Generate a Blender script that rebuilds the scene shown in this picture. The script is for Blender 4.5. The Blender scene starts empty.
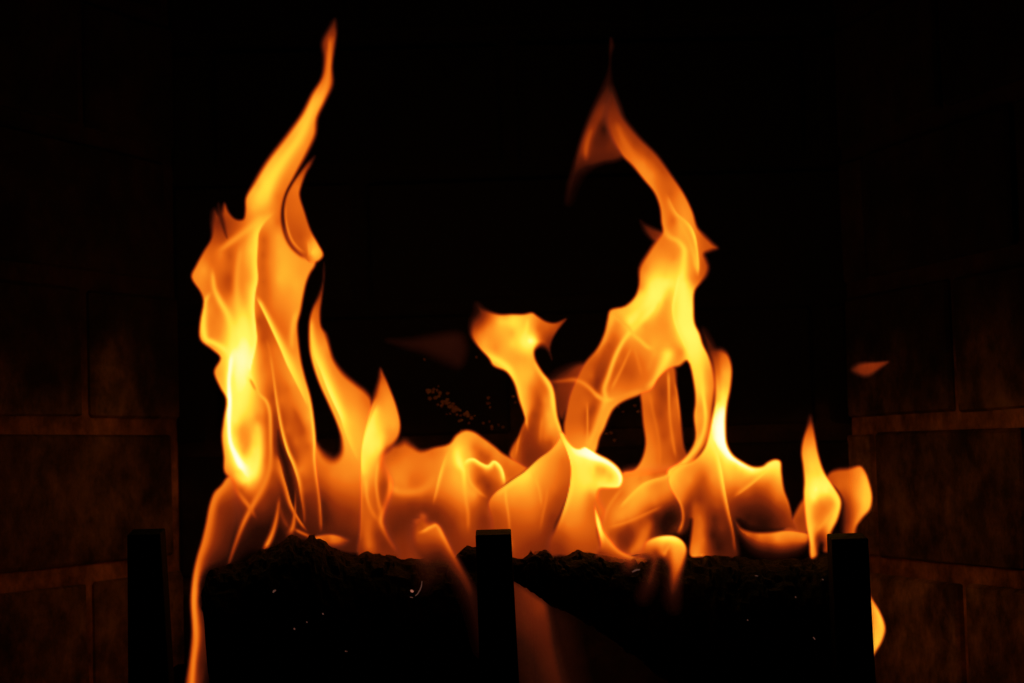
import bpy, bmesh, math, random
import numpy as np
from mathutils import Vector, Matrix, noise
random.seed(7)
SC = bpy.context.scene
COL = SC.collection

# ---------------------------------------------------------------- camera
FPX = 2040.0                       # focal length in pixels of a 1024-wide frame
CZ = 0.215                         # lens height above the hearth
cam = bpy.data.cameras.new('camera'); camo = bpy.data.objects.new('camera', cam); COL.objects.link(camo)
cam.sensor_width = 36.0; cam.lens = 36.0*FPX/1024; cam.dof.use_dof = True; cam.dof.focus_distance = 1.2; cam.dof.aperture_fstop = 11.0; cam.clip_start = .02; cam.clip_end = 20
HORIZON = 456.0
pitch = math.atan((HORIZON-341.5)/FPX); roll = math.radians(-1.7)
R = (Matrix.Rotation(math.pi/2+pitch, 3, 'X') @ Matrix.Rotation(roll, 3, 'Z'))
camo.location = (0, -1.2, CZ); camo.rotation_euler = R.to_euler()
SC.camera = camo
CAM = Vector((0, -1.2, CZ))
# ---------------------------------------------------------------- world and exposure: a dark room, the fire is the only light
w = bpy.data.worlds.new('dark_room'); SC.world = w; w.use_nodes = True
w.node_tree.nodes['Background'].inputs[0].default_value = (.0, .0, .0, 1)
w.node_tree.nodes['Background'].inputs[1].default_value = 0
SC.view_settings.view_transform = 'Standard'; SC.view_settings.look = 'None'
SC.view_settings.exposure = 0; SC.view_settings.gamma = 1; SC.view_settings.use_curve_mapping = False
SC.cycles.transparent_max_bounces = 64
SC.cycles.max_bounces = 4; SC.cycles.diffuse_bounces = 2; SC.cycles.glossy_bounces = 2

def ray(px, py):
    return R @ Vector(((px-512)/FPX, -(py-341.5)/FPX, -1))
def at(px, py, Y):
    """the point at depth Y seen at a pixel of the photograph"""
    d = ray(px, py)
    return CAM+d*((Y-CAM.y)/d.y)
Rn = np.array(R)
def at_np(px, py, Y):
    d = np.stack([(px-512)/FPX, -(py-341.5)/FPX, -np.ones_like(px)], -1) @ Rn.T
    return np.array(CAM)+d*((Y-CAM.y)/d[..., 1])[..., None]

# ---------------------------------------------------------------- helpers
def tag(o, label=None, cat=None, group=None, kind=None):
    if label: o['label'] = label
    if cat: o['category'] = cat
    if group: o['group'] = group
    if kind: o['kind'] = kind
    return o
def link(name, me, mat=None, parent=None):
    o = bpy.data.objects.new(name, me); COL.objects.link(o)
    if mat and not me.materials: me.materials.append(mat)
    if parent: o.parent = parent; o.matrix_parent_inverse = parent.matrix_world.inverted()
    return o
def empty(name, loc=(0, 0, 0)):
    o = bpy.data.objects.new(name, None); COL.objects.link(o); o.location = loc; o.empty_display_size = .02
    bpy.context.view_layer.update()
    return o
def bm_obj(name, bm, mat, parent=None, smooth=False):
    me = bpy.data.meshes.new(name); bm.normal_update(); bm.to_mesh(me); bm.free()
    if smooth:
        for p in me.polygons: p.use_smooth = True
    return link(name, me, mat, parent)
def box8(bm, pts, bevel=0.0, seg=1):
    """box from 8 corners: bottom ring then top ring"""
    v = [bm.verts.new(p) for p in pts]
    f = [(3, 2, 1, 0), (4, 5, 6, 7), (0, 1, 5, 4), (1, 2, 6, 5), (2, 3, 7, 6), (3, 0, 4, 7)]
    fs = [bm.faces.new([v[i] for i in q]) for q in f]
    if bevel:
        es = list({e for q in fs for e in q.edges})
        bmesh.ops.bevel(bm, geom=es, offset=bevel, segments=seg, affect='EDGES', profile=.5)
    return v
def box(bm, x0, x1, y0, y1, z0, z1, bevel=0.0, seg=1):
    return box8(bm, [(x0, y0, z0), (x1, y0, z0), (x1, y1, z0), (x0, y1, z0), (x0, y0, z1), (x1, y0, z1), (x1, y1, z1), (x0, y1, z1)], bevel, seg)

def mat_nodes(name):
    m = bpy.data.materials.new(name); m.use_nodes = True
    nt = m.node_tree; b = nt.nodes['Principled BSDF']
    return m, nt, b
def N(nt, t, **k):
    n = nt.nodes.new(t)
    for a, v in k.items():
        if a in n.inputs: n.inputs[a].default_value = v
        else: setattr(n, a, v)
    return n
def masonry(name, base, alt, rough_scale, soot_z, soot_w, soot_amt, per_object=.35, bump=.5):
    """fired clay or mortar: mottled colour, chips, and soot that has settled thicker on the upper courses"""
    m, nt, b = mat_nodes(name); L = nt.links
    geo = N(nt, 'ShaderNodeNewGeometry'); info = N(nt, 'ShaderNodeObjectInfo')
    n1 = N(nt, 'ShaderNodeTexNoise'); n1.inputs['Scale'].default_value = rough_scale; n1.inputs['Detail'].default_value = 6; n1.inputs['Roughness'].default_value = .65
    L.new(geo.outputs['Position'], n1.inputs['Vector'])
    mix = N(nt, 'ShaderNodeMix', data_type='RGBA'); mix.inputs[6].default_value = (*base, 1); mix.inputs[7].default_value = (*alt, 1)
    r1 = N(nt, 'ShaderNodeMapRange'); r1.inputs['From Min'].default_value = .38; r1.inputs['From Max'].default_value = .62
    L.new(n1.outputs['Fac'], r1.inputs['Value']); L.new(r1.outputs['Result'], mix.inputs[0])
    # soot: by height, broken up by noise
    sep = N(nt, 'ShaderNodeSeparateXYZ'); L.new(geo.outputs['Position'], sep.inputs[0])
    n2 = N(nt, 'ShaderNodeTexNoise'); n2.inputs['Scale'].default_value = 14; n2.inputs['Detail'].default_value = 5
    L.new(geo.outputs['Position'], n2.inputs['Vector'])
    ma = N(nt, 'ShaderNodeMath', operation='MULTIPLY_ADD'); ma.inputs[1].default_value = .16; L.new(n2.outputs['Fac'], ma.inputs[0]); L.new(sep.outputs['Z'], ma.inputs[2])
    r2 = N(nt, 'ShaderNodeMapRange', interpolation_type='SMOOTHSTEP'); r2.inputs['From Min'].default_value = soot_z+.08-soot_w; r2.inputs['From Max'].default_value = soot_z+.08+soot_w
    L.new(ma.outputs[0], r2.inputs['Value'])
    sc = N(nt, 'ShaderNodeMath', operation='MULTIPLY'); sc.inputs[1].default_value = soot_amt; L.new(r2.outputs['Result'], sc.inputs[0])
    mix2 = N(nt, 'ShaderNodeMix', data_type='RGBA'); mix2.inputs[7].default_value = (.006, .005, .0045, 1)
    L.new(sc.outputs[0], mix2.inputs[0]); L.new(mix.outputs[2], mix2.inputs[6])
    # patches of soot at any height
    n3 = N(nt, 'ShaderNodeTexNoise'); n3.inputs['Scale'].default_value = 22; n3.inputs['Detail'].default_value = 8; n3.inputs['Roughness'].default_value = .7
    L.new(geo.outputs['Position'], n3.inputs['Vector'])
    r3 = N(nt, 'ShaderNodeMapRange'); r3.inputs['From Min'].default_value = .4; r3.inputs['From Max'].default_value = .66; r3.inputs['To Min'].default_value = .0; r3.inputs['To Max'].default_value = .8
    L.new(n3.outputs['Fac'], r3.inputs['Value'])
    mix3 = N(nt, 'ShaderNodeMix', data_type='RGBA'); mix3.inputs[7].default_value = (.008, .007, .006, 1)
    L.new(r3.outputs['Result'], mix3.inputs[0]); L.new(mix2.outputs[2], mix3.inputs[6])
    hv = N(nt, 'ShaderNodeHueSaturation'); r4 = N(nt, 'ShaderNodeMapRange'); r4.inputs['To Min'].default_value = 1-per_object; r4.inputs['To Max'].default_value = 1+per_object
    L.new(info.outputs['Random'], r4.inputs['Value']); L.new(r4.outputs['Result'], hv.inputs['Value']); L.new(mix3.outputs[2], hv.inputs['Color'])
    L.new(hv.outputs['Color'], b.inputs['Base Color'])
    b.inputs['Roughness'].default_value = .95; b.inputs['Specular IOR Level'].default_value = .15
    n4 = N(nt, 'ShaderNodeTexNoise'); n4.inputs['Scale'].default_value = 260; n4.inputs['Detail'].default_value = 6; L.new(geo.outputs['Position'], n4.inputs['Vector'])
    bu = N(nt, 'ShaderNodeBump'); bu.inputs['Strength'].default_value = bump; bu.inputs['Distance'].default_value = .002
    L.new(n4.outputs['Fac'], bu.inputs['Height']); L.new(bu.outputs['Normal'], b.inputs['Normal'])
    return m
def plain(name, col, rough=.8, metal=0, bump=.0, scale=200, spec=.3):
    m, nt, b = mat_nodes(name); L = nt.links
    geo = N(nt, 'ShaderNodeNewGeometry')
    n1 = N(nt, 'ShaderNodeTexNoise'); n1.inputs['Scale'].default_value = scale; n1.inputs['Detail'].default_value = 6; L.new(geo.outputs['Position'], n1.inputs['Vector'])
    mix = N(nt, 'ShaderNodeMix', data_type='RGBA'); mix.inputs[6].default_value = (*[c*.5 for c in col], 1); mix.inputs[7].default_value = (*[c*1.5 for c in col], 1)
    L.new(n1.outputs['Fac'], mix.inputs[0]); L.new(mix.outputs[2], b.inputs['Base Color'])
    b.inputs['Roughness'].default_value = rough; b.inputs['Metallic'].default_value = metal; b.inputs['Specular IOR Level'].default_value = spec
    if bump:
        bu = N(nt, 'ShaderNodeBump'); bu.inputs['Strength'].default_value = bump; bu.inputs['Distance'].default_value = .002
        L.new(n1.outputs['Fac'], bu.inputs['Height']); L.new(bu.outputs['Normal'], b.inputs['Normal'])
    return m


# ---------------------------------------------------------------- flame glow: levels along a blackbody-like ramp
RAMP = np.array([(0,0,0),(38,10,4),(90,26,8),(142,44,9),(194,73,10),(235,106,17),(253,142,31),
                 (255,183,45),(255,222,60),(255,246,98),(255,255,236)], float)/255.0
RAMP = np.where(RAMP <= .04045, RAMP/12.92, ((RAMP+.055)/1.055)**2.4)
def glow_rgb(L):
    L = np.clip(L, 0, 10)
    return np.stack([np.interp(L, np.arange(11), RAMP[:, k]) for k in range(3)], -1)

def parse(s, n):
    """'x,y[,a[,b]] ...' -> array with n columns, nan where left out"""
    out = []
    for t in s.split():
        v = [float(q) for q in t.split(',')]
        out.append(v + [np.nan]*(n-len(v)))
    return np.array(out)

def spline(P, closed, sub=4):
    """centripetal Catmull-Rom through the rows of P (all columns)"""
    n = len(P)
    if n < 3 and not closed:
        return P
    if closed:
        Q = np.vstack([P[-1], P, P[0], P[1]])
        m = n
    else:
        Q = np.vstack([2*P[0]-P[1], P, 2*P[-1]-P[-2]])
        m = n-1
    out = []
    for i in range(m):
        p0, p1, p2, p3 = Q[i], Q[i+1], Q[i+2], Q[i+3]
        d = lambda a, b: max(1e-3, np.hypot(*(b-a)[:2]))**.5
        t0 = 0; t1 = t0+d(p0, p1); t2 = t1+d(p1, p2); t3 = t2+d(p2, p3)
        for k in range(sub):
            t = t1+(t2-t1)*k/sub
            a1 = (t1-t)/(t1-t0)*p0+(t-t0)/(t1-t0)*p1
            a2 = (t2-t)/(t2-t1)*p1+(t-t1)/(t2-t1)*p2
            a3 = (t3-t)/(t3-t2)*p2+(t-t2)/(t3-t2)*p3
            b1 = (t2-t)/(t2-t0)*a1+(t-t0)/(t2-t0)*a2
            b2 = (t3-t)/(t3-t1)*a2+(t-t1)/(t3-t1)*a3
            out.append((t2-t)/(t2-t1)*b1+(t-t1)/(t2-t1)*b2)
    if not closed:
        out.append(P[-1])
    return np.array(out)

def near(X, Y, P, closed):
    """distance, side sign, segment index and parameter of the nearest point of a polyline"""
    A = P; B = np.roll(P, -1, 0)
    if not closed:
        A, B = A[:-1], B[:-1]
    best = np.full(X.shape, 1e9); side = np.zeros(X.shape); idx = np.zeros(X.shape, int); par = np.zeros(X.shape)
    for i in range(len(A)):
        ax, ay = A[i, :2]; dx, dy = B[i, :2]-A[i, :2]
        L2 = dx*dx+dy*dy+1e-9
        t = np.clip(((X-ax)*dx+(Y-ay)*dy)/L2, 0, 1)
        ex = X-(ax+t*dx); ey = Y-(ay+t*dy)
        d = ex*ex+ey*ey
        m = d < best
        best[m] = d[m]; idx[m] = i; par[m] = t[m]
        side[m] = (dx*ey-dy*ex)[m]
    return np.sqrt(best), side, idx, par

def inside(X, Y, P):
    c = np.zeros(X.shape, bool)
    n = len(P)
    for i in range(n):
        x1, y1 = P[i, :2]; x2, y2 = P[(i+1) % n, :2]
        if y1 == y2: continue
        c ^= ((y1 > Y) != (y2 > Y)) & (X < (x2-x1)*(Y-y1)/(y2-y1)+x1)
    return c

def sstep(t):
    t = np.clip(t, 0, 1)
    return t*t*(3-2*t)

SOFT = 1.75
def area(X, Y, outline, soft):
    P = parse(outline, 3)
    P[np.isnan(P[:, 2]), 2] = soft
    P = spline(P, True)
    d, s, i, t = near(X, Y, P, True)
    sf = P[i, 2]*(1-t)+np.roll(P, -1, 0)[i, 2]*t
    d = np.where(inside(X, Y, P), d, -d)
    return sstep(.42+d/np.maximum(SOFT*sf, .5))

def blend_pts(X, Y, pts):
    """smooth surface through scattered levels (linear-kernel interpolation, a little taller than wide)"""
    P = parse(pts, 3)
    k = lambda dx, dy: np.sqrt(dx*dx+(dy*.7)**2+2.0)
    n = len(P)
    A = np.zeros((n+1, n+1))
    A[:n, :n] = k(P[:, None, 0]-P[None, :, 0], P[:, None, 1]-P[None, :, 1])-np.eye(n)*1.2
    A[:n, n] = A[n, :n] = 1
    c = np.linalg.solve(A, np.append(P[:, 2], 0))
    v = np.full(X.shape, c[n])
    for i in range(n):
        v += c[i]*k(X-P[i, 0], Y-P[i, 1])
    v = v-.4*np.exp(-((v-4)/1.7)**2)+.25*np.exp(-((v-8.3)/1.2)**2)      # a little more contrast between folds and hollows
    return np.clip(v, min(.25, P[:, 2].min()), P[:, 2].max()+.35)

def field(ops, step, over=()):
    """evaluate a flame: ('body', outline, soft, points) / ('fold', path, side, strength) / ('gap', outline, soft, level)"""
    B = spline(parse(ops[0][1], 3)[:, :2], True)
    x0, y0 = B[:, :2].min(0)-7; x1, y1 = B[:, :2].max(0)+7
    for o in ops:
        if o[0] == 'body':
            q = parse(o[1], 3)
            x0 = min(x0, q[:, 0].min()-7); x1 = max(x1, q[:, 0].max()+7)
            y0 = min(y0, q[:, 1].min()-7); y1 = max(y1, q[:, 1].max()+7)
    xs = np.arange(x0, x1, step); ys = np.arange(y0, y1, step)
    X, Y = np.meshgrid(xs, ys)
    L = np.zeros(X.shape); W = L.copy()
    for o in ops:
        if o[0] == 'body':
            w = area(X, Y, o[1], o[2])
            v = blend_pts(X, Y, o[3]) if isinstance(o[3], str) else o[3]
            L = L*(1-w)+v*w; W = np.maximum(W, w)
        elif o[0] == 'gap':
            w = area(X, Y, o[1], o[2])
            L = L*(1-w)+o[3]*w
        else:
            P = spline(parse(o[1], 4), False)
            r = 3.2*np.nanmax(P[:, 2])+2
            jx = (xs > P[:, 0].min()-r) & (xs < P[:, 0].max()+r)
            jy = (ys > P[:, 1].min()-r) & (ys < P[:, 1].max()+r)
            if not jx.any() or not jy.any(): continue
            sl = np.ix_(jy, jx)
            x, y = X[sl], Y[sl]
            d, s, i, t = near(x, y, P, False)
            j = np.minimum(i+1, len(P)-1)
            w = P[i, 2]*(1-t)+P[j, 2]*t
            l = P[i, 3]*(1-t)+P[j, 3]*t
            sharp = np.minimum(w, 1.15)
            if o[2] == 'l': w = np.where(s < 0, sharp, w)       # crisp on the left of the path's direction (screen-up view)
            elif o[2] == 'r': w = np.where(s > 0, sharp, w)
            a = np.exp(-(d/w)**2)*(o[3] if len(o) > 3 else 1)
            # fade the ends
            seg = np.hypot(*(P[1:, :2]-P[:-1, :2]).T); cum = np.concatenate([[0], np.cumsum(seg)])
            at_s = cum[i]+seg[np.minimum(i, len(seg)-1)]*t
            ramp = min(9.0, .28*cum[-1])
            a = a*sstep(.25+.75*np.minimum(at_s, cum[-1]-at_s)/ramp)
            end = ((i == 0) & (t <= 0)) | ((i == len(P)-2) & (t >= 1))
            a = np.where(end, a*np.exp(-(d/np.maximum(w, 1.5))**2), a)
            L[sl] = L[sl]*(1-a)+l*W[sl]*a
    C = glow_rgb(L)
    for k in over:                       # dim this sheet's glow colour where another overlaps it in view, avoiding doubled brightness
        b = FL[k][1][0]
        w = area(X, Y, b[1], b[2])
        C = C*(1-w**2.4)[..., None]
    return xs, ys, C

# ---------------------------------------------------------------- the flames, sheet by sheet (photograph pixels, levels 0-10)
# each entry: key -> (distance behind the log's top ridge in metres, bottom lean, list of operations)
FL = {}
FL['tall_main'] = (.004, [
 ('body', '335,19,4 337,30,3 335,48,3 332.6,66,3 333,84,4 325.5,101,4 317.6,118,4 316,134,4 307.5,153,4 295.5,175,3 287,192 283.5,206 283.5,221 286.5,231 291,241 299,251 308,256 316,260 315,266 310.5,273 306.8,282 303.6,296 301,311 298,324 298.7,340 301.5,361 305,376 311,398 314.6,421.5 316.5,442 316.5,459 318,476 320.5,494 323,516 323,534,4 314,541,4 300,541,3 280,549,3 262,551,3 250,552,8 236,562,5 227,566,5 228,556,6 233,538,8 236,515,10 234,500,10 231,482,5 224,472 223.5,457 221.5,436 223.5,419 226,399.5 220,388 214,374 214.5,369 220,358 212,350 200,340 199.5,323 203,302 200.5,293 191,277 196,265 203.5,251 211,238 211.5,222,5 214.5,210,6 220,213,5 224.5,203,3 229,212 236,219 243,219 245,211 245.5,198 253.5,183,4 266,162,4.6 283.5,139,4.6 289.5,131,4.6 301.5,114,4.4 311.5,94,4 321.5,77,3.4 323.5,58,4 321.5,43,4 328,29,4', 2.6,
  '335,25,2 333,40,4 326,48,3 330,60,4.6 329,76,4.8 326,92,5.6 320,101,6.6 313,112,6.6 314,125,5.8 304,125,7 309,140,5.8 302,140,6.4 290,143,6.4 300,158,5.9 276,160,6.8 290,172,5.8 284,182,5.6 258,186,6.6 268,186,7.6 277,196,5.4 262,198,8 255,188,6.8 266,206,6.6 254,208,6.8 250,216,5.8 262,215,6 275,209,5.6 278,222,5 270,219,6.2 '
  '226,214,4.2 232,222,4 240,222,4.6 229,234,4 219,222,2.6 216,230,3.6 214,244,4.5 222,226,3.3 224,240,4 234,228,4.3 '
  '221,254,5.6 212,256,5 206,262,5.5 204,270,6.3 197,276,6 206,282,5.6 209,290,5.4 212,262,5 '
  '230,256,4.4 232,246,4.8 229,279,4.1 230,290,4.5 224,268,5 235,268,5 239,256,5.6 242,275,5.8 247,285,6 247,262,6.2 251,250,6.8 250,240,6.3 244,240,5.6 246,300,6.2 250,310,6.8 '
  '264,240,4.6 263,255,4.5 263,268,4.7 265,282,4.7 268,262,5.4 272,245,5.8 278,236,6.4 279,252,6.6 282,268,6.8 290,262,6.6 279,279,6.8 296,285,6.7 300,272,6.3 290,290,6.3 276,295,5.9 273,307,5.4 284,314,5.5 276,320,5.1 287,333,5.2 292,350,5.8 297,370,6.2 294,310,6.2 268,293,5 262,300,4.8 '
  '213,321,5.6 209,310,6 219,333,5.9 222,343,6.8 217,310,5.4 222,322,6 220,373,6.6 226,385,7.4 226,365,7.6 226,426,7 225,448,6.8 '
  '244,315,7.6 240,335,8.7 246,345,8.8 235,350,9 243,360,9 236,375,8.9 246,382,8.9 239,404,8.7 235,420,8.6 249,401,8 256,395,7 254,385,7.6 233,300,6 236,318,7.2 '
  '258,321,4.2 262,340,4.3 266,360,5 262,369,5.6 267,388,5 273,397,4.1 272,418,3.4 276,442,2.7 280,455,1.8 277,430,3 268,375,5.3 275,350,5.4 '
  '244,437,6 241,430,6.3 247,445,6 244,452,6.4 244,425,6.6 236,440,8 240,462,8.6 238,455,8.4 255,450,8.2 251,465,8.8 248,475,9 258,470,7 255,437,7.4 257,418,5.8 264,430,5.6 262,411,6 260,445,6.2 264,460,5 266,445,5.2 252,415,7.2 248,485,7 249,492,5 249,499,4 241,490,4.2 235,485,5 230,477,5.4 '
  '279,375,5.2 287,389,4.9 281,400,5.2 290,418,4.6 287,430,4.8 296,442,5 292,400,5.3 302,404,6 308,418,6.4 311,440,5.8 296,419,4.4 302,432,4.2 308,446,4.6 290,365,6.3 293,380,6.4 '
  '276,459,4.3 281,468,4.6 272,475,4 277,487,3.4 270,494,2.9 264,508,2.7 267,523,1.2 272,518,1.3 236,530,2 232,545,1.4 240,520,2.4 230,560,.8 240,556,.6 258,529,.9 262,540,.7 250,530,1.2 246,515,2 282,500,2 286,523,2 285,510,1.6 279,532,.7 290,545,1 286,465,1.2 290.5,479,1.1 293,494,1 295,505,1 291,512,1.6 306,459,5.2 309,479,4.4 312,470,4.8 309.5,498,2.9 314,510,2.4 308,518,1.9 314,529,1.6 300,470,5.6 303,490,4'),
 ('fold', '330.5,36,2.5,4.6 329.5,52,2.5,5.2 328,75,2.5,5.5 323,92,3,6.3 313,106,4,7.2 306,124,4.5,7.5 298,140,5,7.7 285,158,6,7.9 273,176,6.5,8.1 265,192,6,7.9 262,206,5,7', 'c', .85),
 ('fold', '216,254,2.5,5.2 222,249,3,5.6 229,243.5,3.5,6.1 243.6,233,4,6.4 258,222,5.5,7 266,214,5,6.8', 'c', .9),
 ('fold', '216,208,2,1.6 221,219,2.2,2.2 225,231,2.5,3', 'c', .7),
 ('fold', '275,212,3.5,6 264,222,5,7.2 258,233,6.5,7.9 256.8,246,7,8.1 256,262,7,8 257,279,7,8.2 254.6,292,7,8.4 253.5,308,6,8.5 255,326,7,8.8 256,339,8,8.9 254,352,9,9 251,364,7,9.2 249.5,375,3,9.2', 'l'),
 ('fold', '242,246,3,6.2 238,268,3.4,6.5 237,290,4,6.9 239,308,4.5,7.6 245,325,5,8.3 248,345,6,8.7', 'c', .7),
 ('fold', '212,268,2,5.8 213,279,2.5,6.8 214.5,289,3,7 220,301,3.5,7.6 227.5,314,4,7.8 233,330,5,8.3 236,343,6,8.7 236,358,7,9.5', 'c', .9),
 ('fold', '211,292,2,6.8 206,300,2.5,7.3 204,314,3.4,7.9 203.5,330,4,8.3 206,339,3.6,8.3 214,343,3.2,8.2 223,348,3.6,8.5 230,354,3.6,9.1', 'c', .9),
 ('fold', '232,352,3,9.6 230.4,366,2.8,9.7 229,380,2.8,9.7 229.5,400,2.8,10 229,421,3,9.8 230.4,442,3.4,9.8 235,454,4,9.9 240,464,4.5,10 246,474,4,9.7 249,482,3,9.2', 'c'),
 ('fold', '243,312,5,8.2 244,328,8,8.9 245,345,9,9.3 243,362,9,9.5 240,380,7,9.2 238,398,5,9', 'c', .8),
 ('fold', '244.5,424,3,6.3 244.5,434,5.5,6 244,446,4.5,6.1', 'c', .8),
 ('fold', '256,420,4,7.2 258,434,4.5,7.8 258.5,448,5,8.4 257,461,6,8.8 252,473,7,9.1 247,480,5,9', 'c', .9),
 ('fold', '236,470,4,7.6 242,478,5,8.6 248,482,4,8.8', 'c', .7),
 ('fold', '245,371,4,9.3 249.5,377,2.5,9 255,386,1.8,7.6 259,394,1.8,6.9 266,401,2,6.8 269.5,411,2.2,6.6 270.5,427,2.2,6.3 270.6,443,2.2,6 270.6,457,2.4,5.6 269,470.5,3,5.5 262.6,487,3.6,5.5 251,508.5,3,5.4 242,526,2.6,5.3 235,544,2.3,4.9 231,556,1.8,4 227,568,1.5,3', 'c', .9),
 ('fold', '249.5,378,1.4,6.5 252.5,384,1.6,5.6 256,391,1.4,6', 'c', .8),
 ('fold', '228,480,3,5 239,494,3,5 249.5,507,2.4,5.2 254,515,2,3.4 258,521,1.5,1.6', 'c', .8),
 ('fold', '256.5,297,2.8,7.6 265.6,315,3.6,8.2 274,333,4.6,8.4 281.7,350,5.4,8.4 287.5,364,6.4,8.4 295,379,6.4,8 302,393,6,7.5 309,408,4,6.8', 'r', .95),
 ('fold', '292,406,2.5,4.2 299,422,3,3.7 305,436,3,3.9', 'c', .7),
 ('gap', '278,430 281,441 285,452 290,470 293.5,486 296,502 293,508 290,497 286.5,482 282,464 277.5,446', 3, 1.1),
 ('fold', '270.5,356,1.6,5.6 273.6,379,1.6,5.9 277,404,2,6.4 281.7,430,2.2,6.9 287.5,451,2.6,7.4 293.4,465,3,7 298.5,481,3,6.2 301.5,498,2.5,4.4 303.6,511,2,3.4 304.4,526,2,2.3', 'r'),
 ('fold', '267,340,1.6,5 270,352,1.6,5.3 271.5,366,1.6,5.6', 'c', .6),
 ('fold', '297.5,309,2.5,7 294,321,3,7.4 292,336,3,7.2 292,352,3,6.6', 'c', .6),
 ('fold', '302.5,366,2,6.6 306,380,2.4,6.8 310.5,398,2.6,7.8 313.8,421,2.6,8.3 315,442,2.2,8 315.2,459,2.2,7.4 317,476,2.2,6.6 319.5,494,2.2,5.4 321,516,2.2,4.2 321.5,532,2,3.4', 'l'),
 ('fold', '300,300,2,6.4 303,288,2.2,6.4 306,275,2.5,6.3', 'c', .6),
 ('fold', '277,455,3,4.6 281.7,473,3.6,5.4 286,487,3.4,5.4 290.5,503,3,5.6 295,513,2.4,5.2 301,523,1.8,4.8 307,531,1.5,4', 'l', .95),
 ('fold', '279.5,496,1.5,3.2 277.5,513,2,4.4 273.5,530,2.6,5 268.5,542,2.8,5.6 263,551,2.2,5.6', 'c'),
 ('fold', '295.4,487,1.1,2.2 295.6,500,1.1,3 294.6,514,1.6,4.6 292.8,527,2.4,5.1 288,536,3,4.8', 'c', .9),
 ('fold', '294,529,1.6,4.8 302,533,1.8,4.6 311,537,1.6,4.4', 'c', .9),
 ('fold', '279,505,2,3 283,518,2.4,3 289,529,2,3.4', 'c', .6),
 ('fold', '296,178,1.4,3 287.5,191,1.6,2.4 283,206,1.8,2.2 282.3,221,1.8,2.2 285.5,235,2,2.6 291,245.5,2.2,2.8 299,253.5,2.2,3.2 308,259,2.2,4', 'c'),
 ('gap', '218.5,203 221,210 223.5,219 226,231 227,238 223,230 219.5,219 217.5,210', 3, 1.4),
])
FL['tall_curl'] = (-.004, [
 ('body', '315,156,3 311,166 307,172 301,188 300,195 305,212 311,230 318,243 323.5,255 318,261.5 309,263,2 303,257 297,252 289.5,242 285,228 283.5,209 286,196 292,184 301,171 308,162', 2.4,
  '313,160,2 308,167,3.6 303,176,4.6 297,187,5.4 293,200,5 288,212,4.8 297,210,5 301,222,4.8 293,225,4.6 300,237,4.4 297,243,4.6 306,246,5 309,236,5 313,252,7.2 317,253,7.2 320,256,6.4 310,244,6.2 307,255,4.4'),
 ('fold', '286,204,1.3,5.2 285.5,216,1.3,5.4 288,230,1.4,5.8 292.5,241,1.4,5.8 300,249.5,1.4,5.4 306,253,1.4,5', 'c', .8),
 ('fold', '308.5,241,1.4,6 309.5,250,1.6,6.6 309,258,1.6,5.4', 'c', .8),
 ('fold', '311,251,3,7.6 318,255,3,7', 'c', .8),
])
FL['low_left'] = (.006, [
 ('body', '240,466,8 233,470,6 226,478 221,485 214,492 209,505 205.5,523 201,542 196.7,556 192.3,576 190,601.6 191.5,632 189.5,655 186,700,4 196,700,8 206,684,8 213,660,8 215,635,8 208,615,5 201,606,4 202,585,5 208,572,8 226,566,8 232,556,6 240,530,10 250,516,10 256,500,10 252,480,10', 2.6,
  '236,476,5.4 226,486,5.2 232,490,4.4 243,492,3.8 240,505,2.6 229,508,2.8 219,508,3.3 233,520,2.3 223,530,2.5 214,538,3.3 206,540,4.6 206,550,3.6 214,556,2 225,548,1.8 232,545,1.2 222,562,1 204,562,3.2 210,568,1.3 200,570,3.4 200,585,1.5 204,600,.8 197,592,4 202,610,1.6 199,628,3 205,640,1.6 205,625,1.4 210,650,1.1 203,665,1.4 208,680,.9 195,680,3 214,500,4.6 212,510,4.4'),
 ('fold', '232,473,4,5.6 222,487,4.5,5.5 214.5,499,4.5,5.4 211,511,4.5,5.3 208,526,5,5.2 203,546,5.2,5.2 198.5,560,4.6,5.2 195.3,580,4,5.8 194,602,3.6,6 195.5,625,4,5.8 196,640,4,5.6 193.5,662,3.6,5.6 190.5,700,3.4,5.5', 'c', .95),
])
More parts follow.
